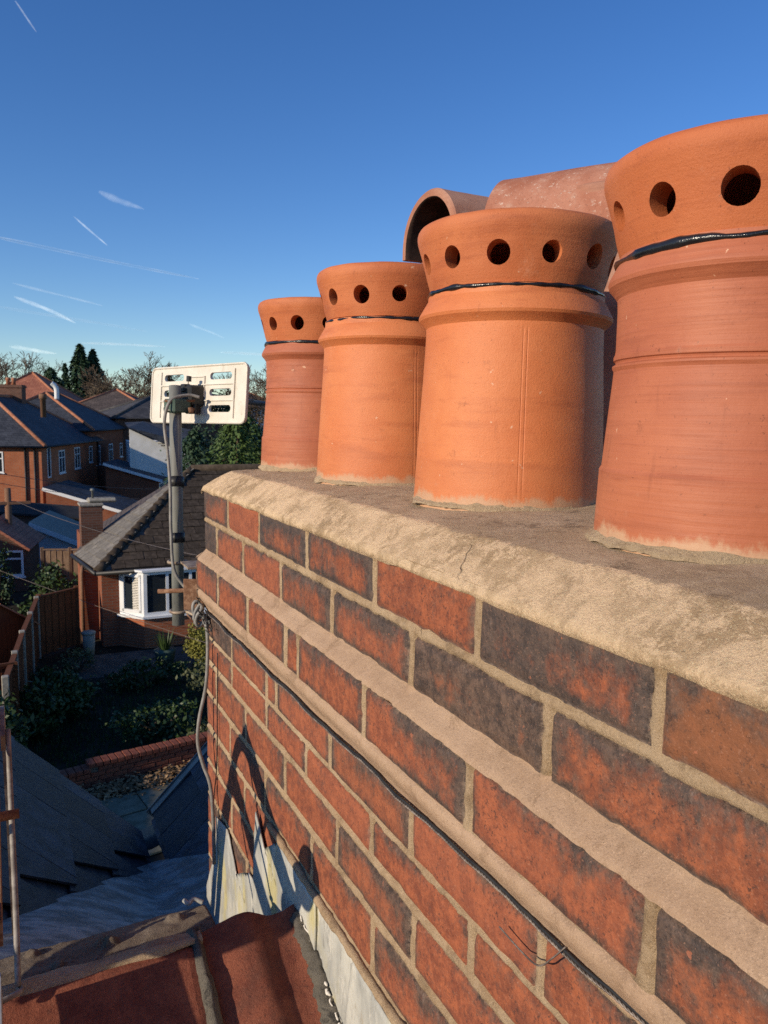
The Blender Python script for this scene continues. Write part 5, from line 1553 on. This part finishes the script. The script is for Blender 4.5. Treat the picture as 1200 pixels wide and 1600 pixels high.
# half-round hip tiles in a mortar bed
hd = AP - E0; nh = 17
for i in range(nh):
    p = E0 + hd * (i / nh); q = E0 + hd * ((i + 1.12) / nh)
    m = MB(); up = Vector((0, 0, 1)); t_ = (q - p).normalized(); s_ = t_.cross(up).normalized(); u_ = s_.cross(t_)
    vs = []
    for e, pt in ((0, p), (1, q)):
        for k in range(7):
            a = PI * k / 6; rr_ = .125 - .015 * e
            vs.append(pt + s_ * (rr_ * math.cos(a)) + u_ * (rr_ * .8 * math.sin(a) + .0 + .02 * (1 - e)))
    m.add(vs, [(k, k + 1, k + 8, k + 7) for k in range(6)] + [tuple(range(6, -1, -1)), tuple(range(7, 14))])
    m.build('hip_tile', MAT['browntile'], bg_, True)
m = MB(); m.tube([AP + Vector((0, 0, .03)), Vector((10.6, 22.8, -1.59))], .12, 8); m.build('ridge_tiles', MAT['browntile'], bg_, True)
m = MB(); m.tube([E0 + Vector((-.05, -.06, -.05)), Vector((10.6, 19.34, -3.85))], .055, 8); m.tube([E0 + Vector((-.06, -.05, -.05)), E1 + Vector((-.06, .2, -.05))], .055, 8); m.build('gutter', MAT['blackp'], bg_, True)
m = MB(); m.tube([(1.27, 20.75, -3.9), (1.22, 20.55, -4.05), (1.22, 20.52, GZ)], .045, 8); m.build('downpipe', MAT['rust'], bg_, True)
# squat chimney on the far side
m = MB(); m.box((1.74, 23.3, (-2.62 + GZ) / 2), (.58, .6, -2.62 - GZ)); ck = m.build('chimney', MAT['darkbrick'], bg_)
m = MB(); m.cham((1.74, 23.3, -2.59), (.64, .66, .06), .01); m.cham((2.06, 23.4, -2.49), (.80, .4, .13), .05); m.build('chimney_cap', MAT['concpost'], ck)
m = MB(); m.tube([(1.80, 23.3, -2.5), (1.80, 23.3, -2.22), (1.80, 23.3, -2.21), (1.80, 23.3, -2.15)], [.03, .03, .07, .05], 10); m.build('vent_pipe', MAT['galv'], ck, True)
# bay window: brick base, canted white frames, blinds behind the glass
B0, B1, B2, B3 = Vector((2.02, 19.75, 0)), Vector((2.52, 19.2, 0)), Vector((4.25, 19.2, 0)), Vector((4.75, 19.75, 0))
zs_, zt_ = -4.98, -3.86
def quadwall(m, a, b, z0, z1, th=.06):
    n = (b - a).cross(Vector((0, 0, 1))).normalized()
    p = [a, b, b - n * th, a - n * th]
    m.hexa([Vector((q.x, q.y, z0)) for q in p] + [Vector((q.x, q.y, z1)) for q in p])
m = MB()
for a, b in ((B0, B1), (B1, B2), (B2, B3)): quadwall(m, a, b, GZ, zs_ - .04, .12)
m.build('bay_base', MAT['orangebrick'], bg_)
def pane_unit(a, b, divs, name='bay_window'):
    d = (b - a); L = d.length; d.normalize(); n = d.cross(Vector((0, 0, 1))).normalized()
    m = MB(); t = .085
    def fr(u0, u1, z0, z1, o=0.0, th=.07):
        p = [a + d * u0 + n * o, a + d * u1 + n * o, a + d * u1 + n * (o - th), a + d * u0 + n * (o - th)]
        m.hexa([Vector((q.x, q.y, z0)) for q in p] + [Vector((q.x, q.y, z1)) for q in p])
    fr(0, L, zs_, zs_ + t); fr(0, L, zt_ - t, zt_); fr(0, t, zs_ + t, zt_ - t); fr(L - t, L, zs_ + t, zt_ - t)
    for k in range(1, divs): fr(L * k / divs - .035, L * k / divs + .035, zs_ + t, zt_ - t, -.002)
    if divs == 1:
        for (u0, u1, z0, z1) in ((t, L - t, zs_ + t, zs_ + t + .06), (t, L - t, zt_ - t - .06, zt_ - t), (t, t + .06, zs_ + t, zt_ - t), (L - t - .06, L - t, zs_ + t, zt_ - t)): fr(u0, u1, z0, z1, .015, .05)
    wn = m.build(name, MAT['white'], bg_)
    g = MB(); p = [a + d * (t * .8) - n * .03, b - d * (t * .8) - n * .03, b - d * (t * .8) - n * .036, a + d * (t * .8) - n * .036]
    g.hexa([Vector((q.x, q.y, zs_ + t * .8)) for q in p] + [Vector((q.x, q.y, zt_ - t * .8)) for q in p]); g.build('pane', MAT['glass'], wn)
    s = MB()
    p = [a - d * .03 + n * .07, b + d * .03 + n * .07, b - n * .05, a - n * .05]
    s.hexa([Vector((q.x, q.y, zs_ - .055)) for q in p] + [Vector((q.x, q.y, zs_)) for q in p]); s.build('sill', MAT['white'], wn)
    # white slatted blind just behind the glass
    bl = MB()
    return wn
pane_unit(B0, B1, 1); pane_unit(B1, B2, 3); pane_unit(B2, B3, 1)
m = MB(); m.slab([(1.95, 19.8, zt_ + .05), (2.48, 19.12, zt_ + .05), (4.3, 19.12, zt_ + .05), (4.85, 19.8, zt_ + .05)], .05); m.build('bay_head', MAT['white'], bg_)
m = MB()
for k in range(22):
    z = zs_ + .14 + k * .042
    a, b = B0.lerp(B1, .52), B0.lerp(B1, .88)
    n = Vector((.05, .06, 0))
    m.add([Vector((a.x, a.y, z)) + n * .25, Vector((b.x, b.y, z)) + n * .25, Vector((b.x, b.y, z + .034)) + n * .45, Vector((a.x, a.y, z + .034)) + n * .45], [(0, 1, 2, 3)])
m.build('blind', MAT['cream'], bg_)

# ---------------------------------------------------------------- fences, shed, small garden things
def post_fence(name, label, pts, h, mat, pmat, group=None, boards=True, capz=.06):
    t = empty(name, (pts[0][0], pts[0][1], GZ), label, 'fence', group)
    for i, p in enumerate(pts):
        m = MB(); m.cham((p[0], p[1], GZ + (h + capz) / 2), (.11, .11, h + capz), .012); m.build('post', MAT[pmat], t)
    for p, q in zip(pts[:-1], pts[1:]):
        a, b = Vector((p[0], p[1], 0)), Vector((q[0], q[1], 0)); d = (b - a); L = d.length; d.normalize(); n = d.cross(Vector((0, 0, 1)))
        m = MB(); k = int(L / .105)
        for i in range(k):
            u0, u1 = .06 + (L - .12) * i / k - .004, .06 + (L - .12) * (i + 1) / k + .004
            o = n * (.008 if i % 2 else -.008)
            c = [a + d * u0 + o, a + d * u1 + o, a + d * u1 + o + n * .016, a + d * u0 + o + n * .016]
            hh = h - .04 + .01 * math.sin(i * 2.7)
            m.hexa([Vector((v.x, v.y, GZ + .05)) for v in c] + [Vector((v.x, v.y, GZ + hh)) for v in c])
        m.build('board_panel', MAT[mat], t)
        m = MB(); c0, c1 = a + n * .004, b + n * .004
        bar_between(m, Vector((c0.x, c0.y, GZ + h)), Vector((c1.x, c1.y, GZ + h)), .09, .045); m.build('capping_rail', MAT[mat], t)
    return t
post_fence('garden_fence', 'timber fence running away beside the shed, concrete posts', [(-0.56, 13.6), (-0.40, 15.0), (-0.25, 16.4), (-0.06, 17.9), (0.12, 19.4)], 1.45, 'timber', 'concpost', 'timber garden fences')
post_fence('garden_fence', 'dark orange fence panel closing the gap to the bungalow corner', [(0.17, 19.5), (1.05, 20.15)], 1.47, 'timber', 'timber', 'timber garden fences')
post_fence('garden_fence', 'far brown fence panels beyond the bungalow gutter in deep shade', [(0.55, 26.5), (1.35, 26.2), (2.1, 25.9)], 1.45, 'oldtimber', 'oldtimber', 'timber garden fences')
sh = empty('garden_shed', (0.00, 18.7, GZ), 'small orange timber shed with felt gable roof behind the fence', 'shed', None, rad(26))
m = MB(); m.box((-.75, .7, .55), (1.5, 1.4, 1.1))
for k in range(15): m.box((-1.45 + k * .1, -.008, .55), (.094, .012, 1.1))
for k in range(14): m.box((.008, .06 + k * .1, .55), (.012, .094, 1.1))
m.add([(-1.5, 0, 1.1), (0, 0, 1.1), (-.75, 0, 1.62), (-1.5, .1, 1.1), (0, .1, 1.1), (-.75, .1, 1.62)], [(0, 1, 2), (5, 4, 3), (0, 2, 5, 3), (1, 4, 5, 2), (0, 3, 4, 1)])
m.build('wall', MAT['timber'], sh, False, None, True)
m = MB(); m.slab([(-1.62, -.12, 1.03), (-.75, -.12, 1.66), (-.75, 1.5, 1.66), (-1.62, 1.5, 1.03)][::-1], -.03); m.slab([(-.75, -.12, 1.66), (.12, -.12, 1.03), (.12, 1.5, 1.03), (-.75, 1.5, 1.66)][::-1], -.03); m.build('roof_felt', MAT['hipclay'], sh, False, None, True)
tr_ = empty('trellis', (-0.86, 14.2, GZ), 'pale wooden lattice trellis at the left edge of the garden', 'trellis')
m = MB()
for k in range(9): m.box((-1.0 + k * .075, 14.25 + k * .012, GZ + .95), (.022, .015, 1.0))
for k in range(11): m.box((-.70, 14.30, GZ + .48 + k * .095), (.62, .014, .022), rad(9))
m.build('lattice', MAT['timber'], tr_)
m = MB(); m.box((-.70, 14.3, GZ + 1.48), (.66, .05, .05), rad(9)); m.box((-.39, 14.35, GZ + .75), (.06, .06, 1.5)); m.build('frame', MAT['timber'], tr_)
bn = empty('water_butt', (1.22, 19.15, GZ), 'grey lidded bin standing by the bungalow corner', 'bin')
m = MB(); m.tube([(1.22, 19.15, GZ), (1.22, 19.15, GZ + .55)], [.12, .15], 20); m.build('body', MAT['concpost'], bn, True)
m = MB(); m.tube([(1.22, 19.15, GZ + .55), (1.22, 19.15, GZ + .59), (1.22, 19.15, GZ + .61)], [.165, .165, .13], 20); m.build('lid', MAT['concpost'], bn, True)
pt = empty('plant_pot', (2.72, 17.6, GZ), 'dark plant pot holding a spiky green plant on the patio', 'plant pot')
m = MB(); m.tube([(2.72, 17.6, GZ), (2.72, 17.6, GZ + .38), (2.72, 17.6, GZ + .42)], [.17, .24, .25], 20); m.build('pot', MAT['dgreen'], pt, True)
m = MB(); r6 = random.Random(6)
for k in range(34):
    a = r6.uniform(0, 2 * PI); tl = r6.uniform(.2, .5)
    b = Vector((2.72 + .08 * math.cos(a), 17.6 + .08 * math.sin(a), GZ + .4)); e = b + Vector((tl * .5 * math.cos(a), tl * .5 * math.sin(a), r6.uniform(.25, .55))); s_ = Vector((-math.sin(a), math.cos(a), 0)) * .025
    m.add([b - s_, b + s_, e], [(0, 1, 2)])
m.build('leaves', MAT['leaf'], pt)

# low brick wall, leaf-strewn bed and paving below the valley
lw = empty('low_brick_wall', (1.4, 12.3, GZ), 'low red brick garden wall topped with coping bricks, beside fallen leaves', 'wall')
A_, B_ = Vector((-0.30, 12.02, 0)), Vector((3.6, 12.62, 0)); dd_ = (B_ - A_); LL = dd_.length; dd_.normalize(); nn_ = dd_.cross(Vector((0, 0, 1))); ang = math.atan2(dd_.y, dd_.x)
def onw(u, v, z): return A_ + dd_ * u - nn_ * v + Vector((0, 0, z))
rw = random.Random(2)
bmesh_brick = {}
for r in range(4):
    u = -.11 if r % 2 else 0.0
    while u < LL:
        if not (r == 3 and u < 0.85):
            c = onw(u + .107, .05, GZ + .045 + r * .078)
            if 'b' not in bmesh_brick:
                mb = MB(); mb.cham((0, 0, 0), (.212, .10, .066), .005); o = mb.build('brick', MAT['redtile'], lw, False, c); bmesh_brick['b'] = o.data
            else:
                o = bpy.data.objects.new('brick', bmesh_brick['b']); COL.objects.link(o); o.location = c + nn_ * rw.uniform(-.003, .003); setp(o, lw, False)
            o.rotation_euler = (0, 0, ang)
        u += .224
for part, (u0, u1, zz) in enumerate(((0.0, .86, .285), (.86, LL, .363))):
    u = u0
    while u < u1 - .05:
        c = onw(u + .052, .09, GZ + zz + rw.uniform(-.004, .004))
        key = 'c'
        if key not in bmesh_brick:
            mb = MB(); mb.cham((0, 0, 0), (.102, .23, .075), .008); o = mb.build('coping_brick', MAT['redtile'], lw, False, c); bmesh_brick[key] = o.data
        else:
            o = bpy.data.objects.new('coping_brick', bmesh_brick[key]); COL.objects.link(o); o.location = c; setp(o, lw, False)
        o.rotation_euler = (0, 0, ang + rw.uniform(-.02, .02))
        u += .112
m = MB(); c = onw(LL / 2, .10, GZ + .11); m.box(c, (LL, .15, .26), ang); c = onw(.86 + (LL - .86) / 2, .10, GZ + .27); m.box(c, (LL - .86, .149, .09), ang); m.build('core', MAT['moss'], lw)
# soil kept up behind the wall
m = MB(); rl = random.Random(8)
for k in range(2600):
    x = rl.uniform(-.4, 3.4); y = rl.gauss(11.72, .16) + x * .15
    s_ = rl.uniform(.022, .05); a = rl.uniform(0, 2 * PI); tilt = Vector((rl.uniform(-.6, .6), rl.uniform(-.6, .6), 1)).normalized()
    u = tilt.orthogonal().normalized(); v = tilt.cross(u); z = GZ + .02 + abs(rl.gauss(0, .045))
    c = Vector((x, y, z)); d1 = u * math.cos(a) + v * math.sin(a); d2 = tilt.cross(d1)
    m.add([c - d1 * s_, c + d2 * s_ * .55 + tilt * s_ * .2, c + d1 * s_, c - d2 * s_ * .55 + tilt * s_ * .2], [(0, 1, 2), (0, 2, 3)])
tag(m.build('fallen_leaves', MAT['deadleaf']), 'drift of dry brown fallen leaves along the foot of the low brick wall', 'leaves', kind='stuff')
pv = empty('paving', (1.2, 10.9, GZ), 'pale stone paving slabs below the fallen leaves', 'paving')
pv['kind'] = 'structure'
for j in range(3):
    for i in range(8):
        m = MB(); m.cham((-0.9 + i * .605 + (j % 2) * .3, 11.22 - j * .605 + (i * .605 - .9) * .15, GZ + .012), (.595, .595, .04), .008, rad(8.5)); m.build('slab', MAT['paving'], pv)
m = MB(); m.box((2.4, 18.15, GZ + .008), (3.4, 1.7, .05), rad(-3)); tag(m.build('patio', MAT['darkslab']), kind='structure')

rg = random.Random(12)
m = MB()
for k in range(5200):
    x = rg.uniform(-.2, 4.2); y = rg.uniform(12.9, 17.2)
    h_ = rg.uniform(.03, .09); a = rg.uniform(0, 2 * PI); dx = Vector((math.cos(a), math.sin(a), 0)) * .012
    b = Vector((x, y, GZ - .02)); m.add([b - dx, b + dx, b + Vector((rg.uniform(-.03, .03), rg.uniform(-.03, .03), h_ + .03))], [(0, 1, 2)])
tag(m.build('grass', MAT['leaf']), 'thin winter grass and weeds over the shaded garden soil', 'grass', kind='stuff')
# ---------------------------------------------------------------- planting
def leaf_cloud(m, c, R, n, size, r_, flat=0.0, shell=0.55, clump=None):
    c = Vector(c)
    cl = []
    if clump:
        for _ in range(clump):
            d = Vector((r_.gauss(0, 1), r_.gauss(0, 1), r_.gauss(0, 1))).normalized(); q = r_.uniform(shell, 1)
            cl.append((Vector((d.x * R[0] * q, d.y * R[1] * q, d.z * R[2] * q)), r_.uniform(.25, .42)))
    for _ in range(n):
        if cl:
            p, s = r_.choice(cl)
            p = p + Vector((r_.gauss(0, s * R[0] * .5), r_.gauss(0, s * R[1] * .5), r_.gauss(0, s * R[2] * .5)))
        else:
            d = Vector((r_.gauss(0, 1), r_.gauss(0, 1), r_.gauss(0, 1))).normalized(); q = r_.uniform(shell, 1.0)
            p = Vector((d.x * R[0] * q, d.y * R[1] * q, d.z * R[2] * q))
        nrm = Vector((r_.gauss(0, 1), r_.gauss(0, 1), r_.gauss(flat, 1))).normalized()
        u = nrm.orthogonal().normalized(); a = r_.uniform(0, 2 * PI); v = nrm.cross(u); d1 = u * math.cos(a) + v * math.sin(a); d2 = nrm.cross(d1)
        s = size * r_.uniform(.6, 1.3); o = c + p
        m.add([o - d1 * s, o + d2 * s * .5, o + d1 * s, o - d2 * s * .5], [(0, 1, 2, 3)])
def bush(name, label, x, y, R, n, size, mat, seed, cat='bush', z=None, clump=26, group=None):
    r_ = random.Random(seed); zg = GZ if z is None else z
    t = empty(name, (x, y, zg), label, cat, group)
    m = MB(); leaf_cloud(m, (x, y, zg + R[2] * .95), R, n, size, r_, .4, .55, clump); m.build('foliage', MAT[mat], t)
    m = MB()
    for k in range(6):
        a = r_.uniform(0, 2 * PI); m.tube([(x, y, zg - .02), (x + R[0] * .35 * math.cos(a), y + R[1] * .35 * math.sin(a), zg + R[2] * .7), (x + R[0] * .6 * math.cos(a), y + R[1] * .6 * math.sin(a), zg + R[2] * 1.3)], [.03, .02, .008], 5)
    m.build('stem', MAT['bark'], t)
bush('round_bush', 'rounded glossy evergreen bush in the middle of the garden', .40, 15.2, (.50, .45, .44), 2600, .055, 'leaf', 1, clump=40)
bush('shrub', 'dark shrub at the left edge of the garden by the slate roof', -.62, 13.2, (.35, .6, .65), 1500, .06, 'leaf', 2)
bush('shrub', 'low leafy plant at the foot of the timber fence', .30, 17.2, (.40, .35, .25), 700, .05, 'leaf', 3)
bush('shrub', 'low spreading green shrub before the patio', 2.05, 16.4, (.85, .5, .30), 1500, .05, 'leaf', 4)
bush('shrub', 'olive shrub beside the chimney corner in the garden', 3.35, 15.3, (.6, .55, .45), 1500, .05, 'olive', 5)
bush('golden_conifer', 'small golden green conifer beside the chimney edge', 3.52, 17.3, (.34, .34, .52), 2200, .04, 'yellowgreen', 6, 'conifer')
bush('shrub', 'dark low ground shrub behind the low brick wall', 1.9, 13.9, (1.0, .7, .28), 1500, .05, 'leaf', 7)
bush('shrub', 'pale tufted shrub growing over the end of the low brick wall', 2.60, 12.95, (.45, .28, .20), 900, .04, 'olive', 8)
bush('shrub', 'dark bush filling the corner under the timber fence', -.05, 14.6, (.4, .5, .5), 1300, .06, 'leaf', 9)
bush('shrub', 'dim evergreen bush beyond the fence panel', .75, 23.0, (.9, .8, .75), 1600, .08, 'leaf', 10)
bush('shrub', 'dark conifer-like shrub in front of the brick outhouse', -.75, 24.0, (.45, .45, 1.0), 1500, .07, 'conif', 11)
bush('shrub', 'brownish twiggy shrub next to the lidded bin', .85, 17.9, (.45, .3, .3), 600, .04, 'olive', 12)

BARE = {}
def bare_proto(kind, mat):
    r_ = random.Random(kind * 7 + 2); tk, cr = MB(), MB(); levels = 7
    def grow(p, d, L, r, lv):
        q = p; pts = [p]; dd = d.copy()
        for k in range(2):
            dd = (dd + Vector((r_.uniform(-1, 1), r_.uniform(-1, 1), r_.uniform(-.5, .9))) * .17).normalized()
            q = q + dd * (L / 2); pts.append(q)
        r1 = max(.021, r * .66)
        (tk if lv < 2 else cr).tube(pts, [r, r * .85, r1], 6 if lv < 2 else 3, False)
        if lv >= levels: return
        nb = 3 if lv < 3 else r_.choice((2, 3, 3, 3))
        for k in range(nb):
            a = r_.uniform(0, 2 * PI); el = r_.uniform(.35, 1.0)
            u = dd.orthogonal().normalized(); v = dd.cross(u)
            nd = (dd + (u * math.cos(a) + v * math.sin(a)) * el + Vector((0, 0, .07))).normalized()
            grow(pts[-1] if k < 2 else pts[1], nd, L * r_.uniform(.62, .84), max(.022, r1 * r_.uniform(.55, .8)), lv + 1)
    grow(Vector((0, 0, -.2)), Vector((r_.uniform(-.1, .1), r_.uniform(-.1, .1), 1)), 3.3, .26, 0)
    t = tk.build('trunk', MAT[mat], None, True); c = cr.build('crown', MAT[mat], None)
    top = max(v.co.z for v in c.data.vertices)
    BARE[(kind, mat)] = (t, c, top)
def bare_tree(name, label, x, y, h, spread, seed, mat='bark', levels=6, group='bare winter trees', rmin=.022, zb=None):
    key = (seed % 3, mat)
    new = key not in BARE
    if new: bare_proto(*key)
    tk, cr, top = BARE[key]
    if not new:
        tk, cr = tk.copy(), cr.copy(); COL.objects.link(tk); COL.objects.link(cr)
    t = empty(name, (x, y, gz(x, y) if zb is None else zb), label, 'tree', group, seed * 1.3)
    k = h / top; t.scale = (k * spread, k * spread, k)
    tk.parent = t; cr.parent = t
    return t
def conifer(name, label, x, y, h, w, seed, mat='conif', n=2600, size=.22, group=None, cat='tree', zb=None, taper=1.0, blobs=0):
    r_ = random.Random(seed); zg = gz(x, y) if zb is None else zb
    t = empty(name, (x, y, zg), label, cat, group)
    m = MB(); m.tube([(x, y, zg - .1), (x, y, zg + h * .6), (x, y, zg + h * .97)], [h * .018 + .03, h * .010 + .02, .02], 6); m.build('trunk', MAT['bark'], t, True)
    m = MB()
    for _ in range(n):
        f = r_.random() ** 1.35
        z = h * (.06 + .94 * f)
        ph = math.sin(f * 34 + r_.random() * 1.2) * .5 + .5
        a = r_.uniform(0, 2 * PI)
        lob = .72 + .28 * math.sin(a * 3 + f * 9 + seed) * math.sin(a * 5 - f * 13)
        R = w * ((1 - f) ** taper * (.8 + .2 * ph) + .02) * lob * (r_.random() ** .35)
        if taper < .7: R = w * math.sin(PI * min(1, .12 + .88 * f)) ** .6 * lob * (r_.random() ** .3)
        o = Vector((x + R * math.cos(a), y + R * math.sin(a), zg + z - R * .22))
        nrm = Vector((math.cos(a) * .5 + r_.gauss(0, .5), math.sin(a) * .5 + r_.gauss(0, .5), .8 + r_.gauss(0, .4))).normalized()
        d1 = Vector((math.cos(a), math.sin(a), -.25 + r_.gauss(0, .3))); d1 = (d1 - nrm * d1.dot(nrm)).normalized(); d2 = nrm.cross(d1)
        s = size * r_.uniform(.6, 1.4)
        m.add([o - d1 * s * .6, o + d2 * s * .42, o + d1 * s, o - d2 * s * .42], [(0, 1, 2, 3)])
    m.build('crown', MAT[mat], t)
    return t
# skyline
bare_tree('bare_tree', 'broad brown bare tree at the far left of the skyline', -0.5, 118, 13.2, 1.05, 21, levels=6, rmin=.035)
bare_tree('bare_tree', 'bare tree behind the red roof, second from the left', 4.2, 122, 12.5, 1.0, 22, levels=6, rmin=.035)
bare_tree('bare_tree', 'wide pale bare tree left of the aerial', 13.6, 98, 13.6, 1.2, 23, 'palebark', levels=6, rmin=.032)
bare_tree('bare_tree', 'reddish bare tree beside the tall dark conifer', 11.0, 101, 11.6, 1.05, 24, levels=6, rmin=.032)
bare_tree('bare_tree', 'bare tree crown just behind the aerial panel', 17.2, 97, 12.5, 1.0, 25, 'palebark', levels=6, rmin=.032)
bare_tree('bare_tree', 'bare tree standing between the aerial and the farthest pot', 32.5, 92, 13.3, 1.05, 26, levels=6, rmin=.032)
bare_tree('bare_tree', 'bare tree partly hidden behind the right of the aerial', 28.5, 96, 12.9, 1.0, 27, levels=6, rmin=.032)
bare_tree('bare_tree', 'brown thicket tree behind the dark low roof', 15.5, 78, 8.6, 1.1, 28, levels=6, rmin=.028)
bare_tree('bare_tree', 'small brown bare tree below the aerial panel', 8.4, 38, 5.3, 1.1, 29, levels=6, rmin=.014)
conifer('fir_tree', 'tall dark twin-topped fir on the skyline', 9.3, 112, 14.2, 7.5, 31, n=5200, size=.42, cat='tree')
conifer('fir_tree', 'slightly shorter dark fir leaning against the tallest one', 11.0, 113, 13.6, 7.0, 32, n=4600, size=.42)
conifer('evergreen_tree', 'rounded dark evergreen right of the red roof on the skyline', 5.4, 108, 11.0, 3.4, 33, n=2400, size=.38, taper=.5)
conifer('evergreen_tree', 'small pointed evergreen between the rounded one and the tall fir', 7.4, 112, 11.6, 3.6, 34, n=2200, size=.36)
conifer('evergreen_tree', 'dark evergreen close to the left side of the aerial', 18.0, 98, 11.5, 2.3, 35, n=1800, size=.34, taper=.5)
# green wall of cypress to the right of the aerial
conifer('cypress_tree', 'big dark green cypress between the aerial pole and the farthest pot', 8.2, 31.0, 6.2, 1.8, 41, 'ley', 9000, .11, taper=.5, zb=GZ)
conifer('cypress_tree', 'sunlit yellow green cypress right beside the farthest pot', 9.55, 30.0, 5.9, 1.05, 42, 'yellowgreen', 5200, .10, taper=.5, zb=GZ)
conifer('cypress_tree', 'dark cypress in shade beneath the right of the aerial', 7.0, 33.5, 5.2, 1.5, 43, 'conif', 6000, .11, taper=.5, zb=GZ)
conifer('cypress_tree', 'deep green cypress behind the dark one under the aerial', 10.4, 36.0, 5.4, 1.7, 44, 'ley', 4500, .13, taper=.5, zb=GZ)
bush('hedge', 'dark evergreen thicket behind the bungalow ridge', 8.0, 36.5, (1.5, 1.3, 2.9), 7000, .10, 'conif', 45, 'hedge', GZ - .8, 70)
bush('hedge', 'far dark hedge line below the skyline trees', 20.0, 74, (9.0, 2.0, 2.0), 5000, .22, 'conif', 46, 'hedge', gz(20, 74), 90)
bush('hedge', 'brown green scrub at the foot of the skyline trees on the left', 3.0, 104, (9.0, 3.0, 2.2), 4500, .28, 'olive', 47, 'hedge', gz(3, 104), 80)
bush('hedge', 'scrub under the bare trees right of the aerial', 33.0, 88, (9.0, 3.0, 2.0), 4200, .25, 'olive', 48, 'hedge', gz(33, 88), 80)

bush('hedge', 'dense brown scrub and saplings seen through the slots of the aerial', 23.0, 99, (8.5, 3.0, 4.3), 7500, .30, 'olive', 49, 'hedge', gz(22, 99), 110)
# wooden pole with crossarm, and overhead wires
up_ = empty('telegraph_pole', (-0.42, 28.6, GZ), 'dark wooden pole with a short crossarm at the left edge', 'pole')
m = MB(); m.tube([(-0.36, 28.6, GZ - .3), (-0.36, 28.6, -2.55)], [.12, .10], 10); m.build('pole', MAT['rust'], up_, True)
m = MB(); m.box((-0.15, 28.55, -3.05), (.95, .09, .09)); m.build('crossarm', MAT['rust'], up_)
def wire(label, a, b, sag, r):
    m = MB(); a, b = Vector(a), Vector(b)
    m.tube([a.lerp(b, k / 24) - Vector((0, 0, sag * 4 * (k / 24) * (1 - k / 24))) for k in range(25)], r, 5)
    tag(m.build('overhead_wire', MAT['wire'], None, True), label, 'wire', 'overhead wires')
wire('overhead wire from the pole crossing the bungalow chimney', (-0.1, 28.5, -3.0), (4.2, 12.5, -2.75), .25, .007)
wire('lower overhead wire slanting down over the garden fence', (-2.0, 26.0, -4.15), (5.2, 13.0, -5.1), .12, .006)
wire('thin overhead wire sagging in front of the sunlit brick wall', (-2.0, 40.0, -3.0), (9.0, 42.0, -4.6), .35, .014)
wire('thin upper wire crossing the brick houses', (-2.0, 40.0, -2.55), (9.0, 44.0, -4.2), .35, .014)

# ---------------------------------------------------------------- unseen houses added on the sunny side to shade the garden and bungalow
house('shading_house', 'unseen brick house added left of the garden to shade it', (-8.6, 5.5), 0.0, 8.5, 12.5, GZ, -2.6, 2.15, 'redbrick', 'fartile_grey', [('r', 2, 1.0, 1.4, 1.2, dict(panes=(2, 1))), ('r', 7, 1.0, 1.4, 1.2, dict(panes=(2, 1)))])
house('shading_house', 'second unseen house added to shade the white conservatory', (-9.0, 23.5), 0.0, 8.5, 17.0, GZ, -1.6, 2.6, 'redbrick', 'fartile_grey', [('r', 3, 1.0, 1.4, 1.2, dict(panes=(2, 1))), ('r', 10, 1.0, 1.4, 1.2, dict(panes=(2, 1)))])

# ---------------------------------------------------------------- vapour trails high over the roofs
def sky_at(px, py, dist):
    v = ER * ((px - 600) / 1200) + EU * ((800 - py) / 1200) + FW
    return Vector((-0.44, 0, 0)) + v.normalized() * dist
def trail(label, p, q, w0, w1, mat, dist=3500, wob=1.0, seed=0):
    m = MB(); n = 40; r_ = random.Random(seed)
    a, b = sky_at(*p, dist), sky_at(*q, dist * 1.05)
    pts, rs_ = [], []
    for k in range(n + 1):
        f = k / n
        pts.append(a.lerp(b, f) + Vector((0, 0, math.sin(f * 5 + seed) * w0 * .5 * wob)))
        e = min(1, f * 6, (1 - f) * 6)
        rs_.append(max(1.0, (w0 + (w1 - w0) * f) * dist / 1200 * (.35 + .65 * e) * (1 + .35 * float(fbm(f * 14, seed + .3, seed, 3)))))
    m.tube(pts, rs_, 14)
    o = m.build('vapour_trail', MAT[mat], None, True)
    tag(o, label, 'vapour trail', 'vapour trails in the sky')
trail('short steep white vapour trail at the very top left', (24, 2), (57, 50), 1.6, 1.2, 'vapour', seed=1)
trail('long gently curving vapour trail across the left sky', (-20, 368), (310, 436), 3.0, 1.8, 'vapour', seed=2)
trail('short slanting vapour trail above the long one', (115, 338), (168, 384), 1.6, 1.3, 'vapour', seed=3)
trail('thin lower vapour trail running below the long one', (-20, 476), (230, 518), 2.2, 1.8, 'vapour_thin', seed=4)
trail('broken bright streak crossing the lower vapour trail', (22, 462), (118, 504), 3.6, 2.4, 'vapour', seed=5, wob=2)
trail('straight horizontal vapour trail just above the fir', (128, 536), (258, 541), 2.2, 1.6, 'vapour', seed=6)
trail('small pale cloud streak low at the left', (15, 542), (88, 552), 4.2, 2.0, 'vapour', seed=7)
trail('horizontal vapour trail just right of the aerial', (345, 551), (440, 554), 2.2, 1.8, 'vapour', seed=8)
trail('faint diffuse wisp above the left skyline', (155, 300), (225, 328), 6.0, 3.0, 'vapour_thin', seed=9)
trail('faint streak beside the lower vapour trail', (20, 442), (160, 478), 2.2, 1.6, 'vapour_thin', seed=10)
trail('faint crossing wisp near the farthest pot', (296, 506), (350, 528), 2.4, 1.6, 'vapour_thin', seed=11)
bpy.context.view_layer.update()
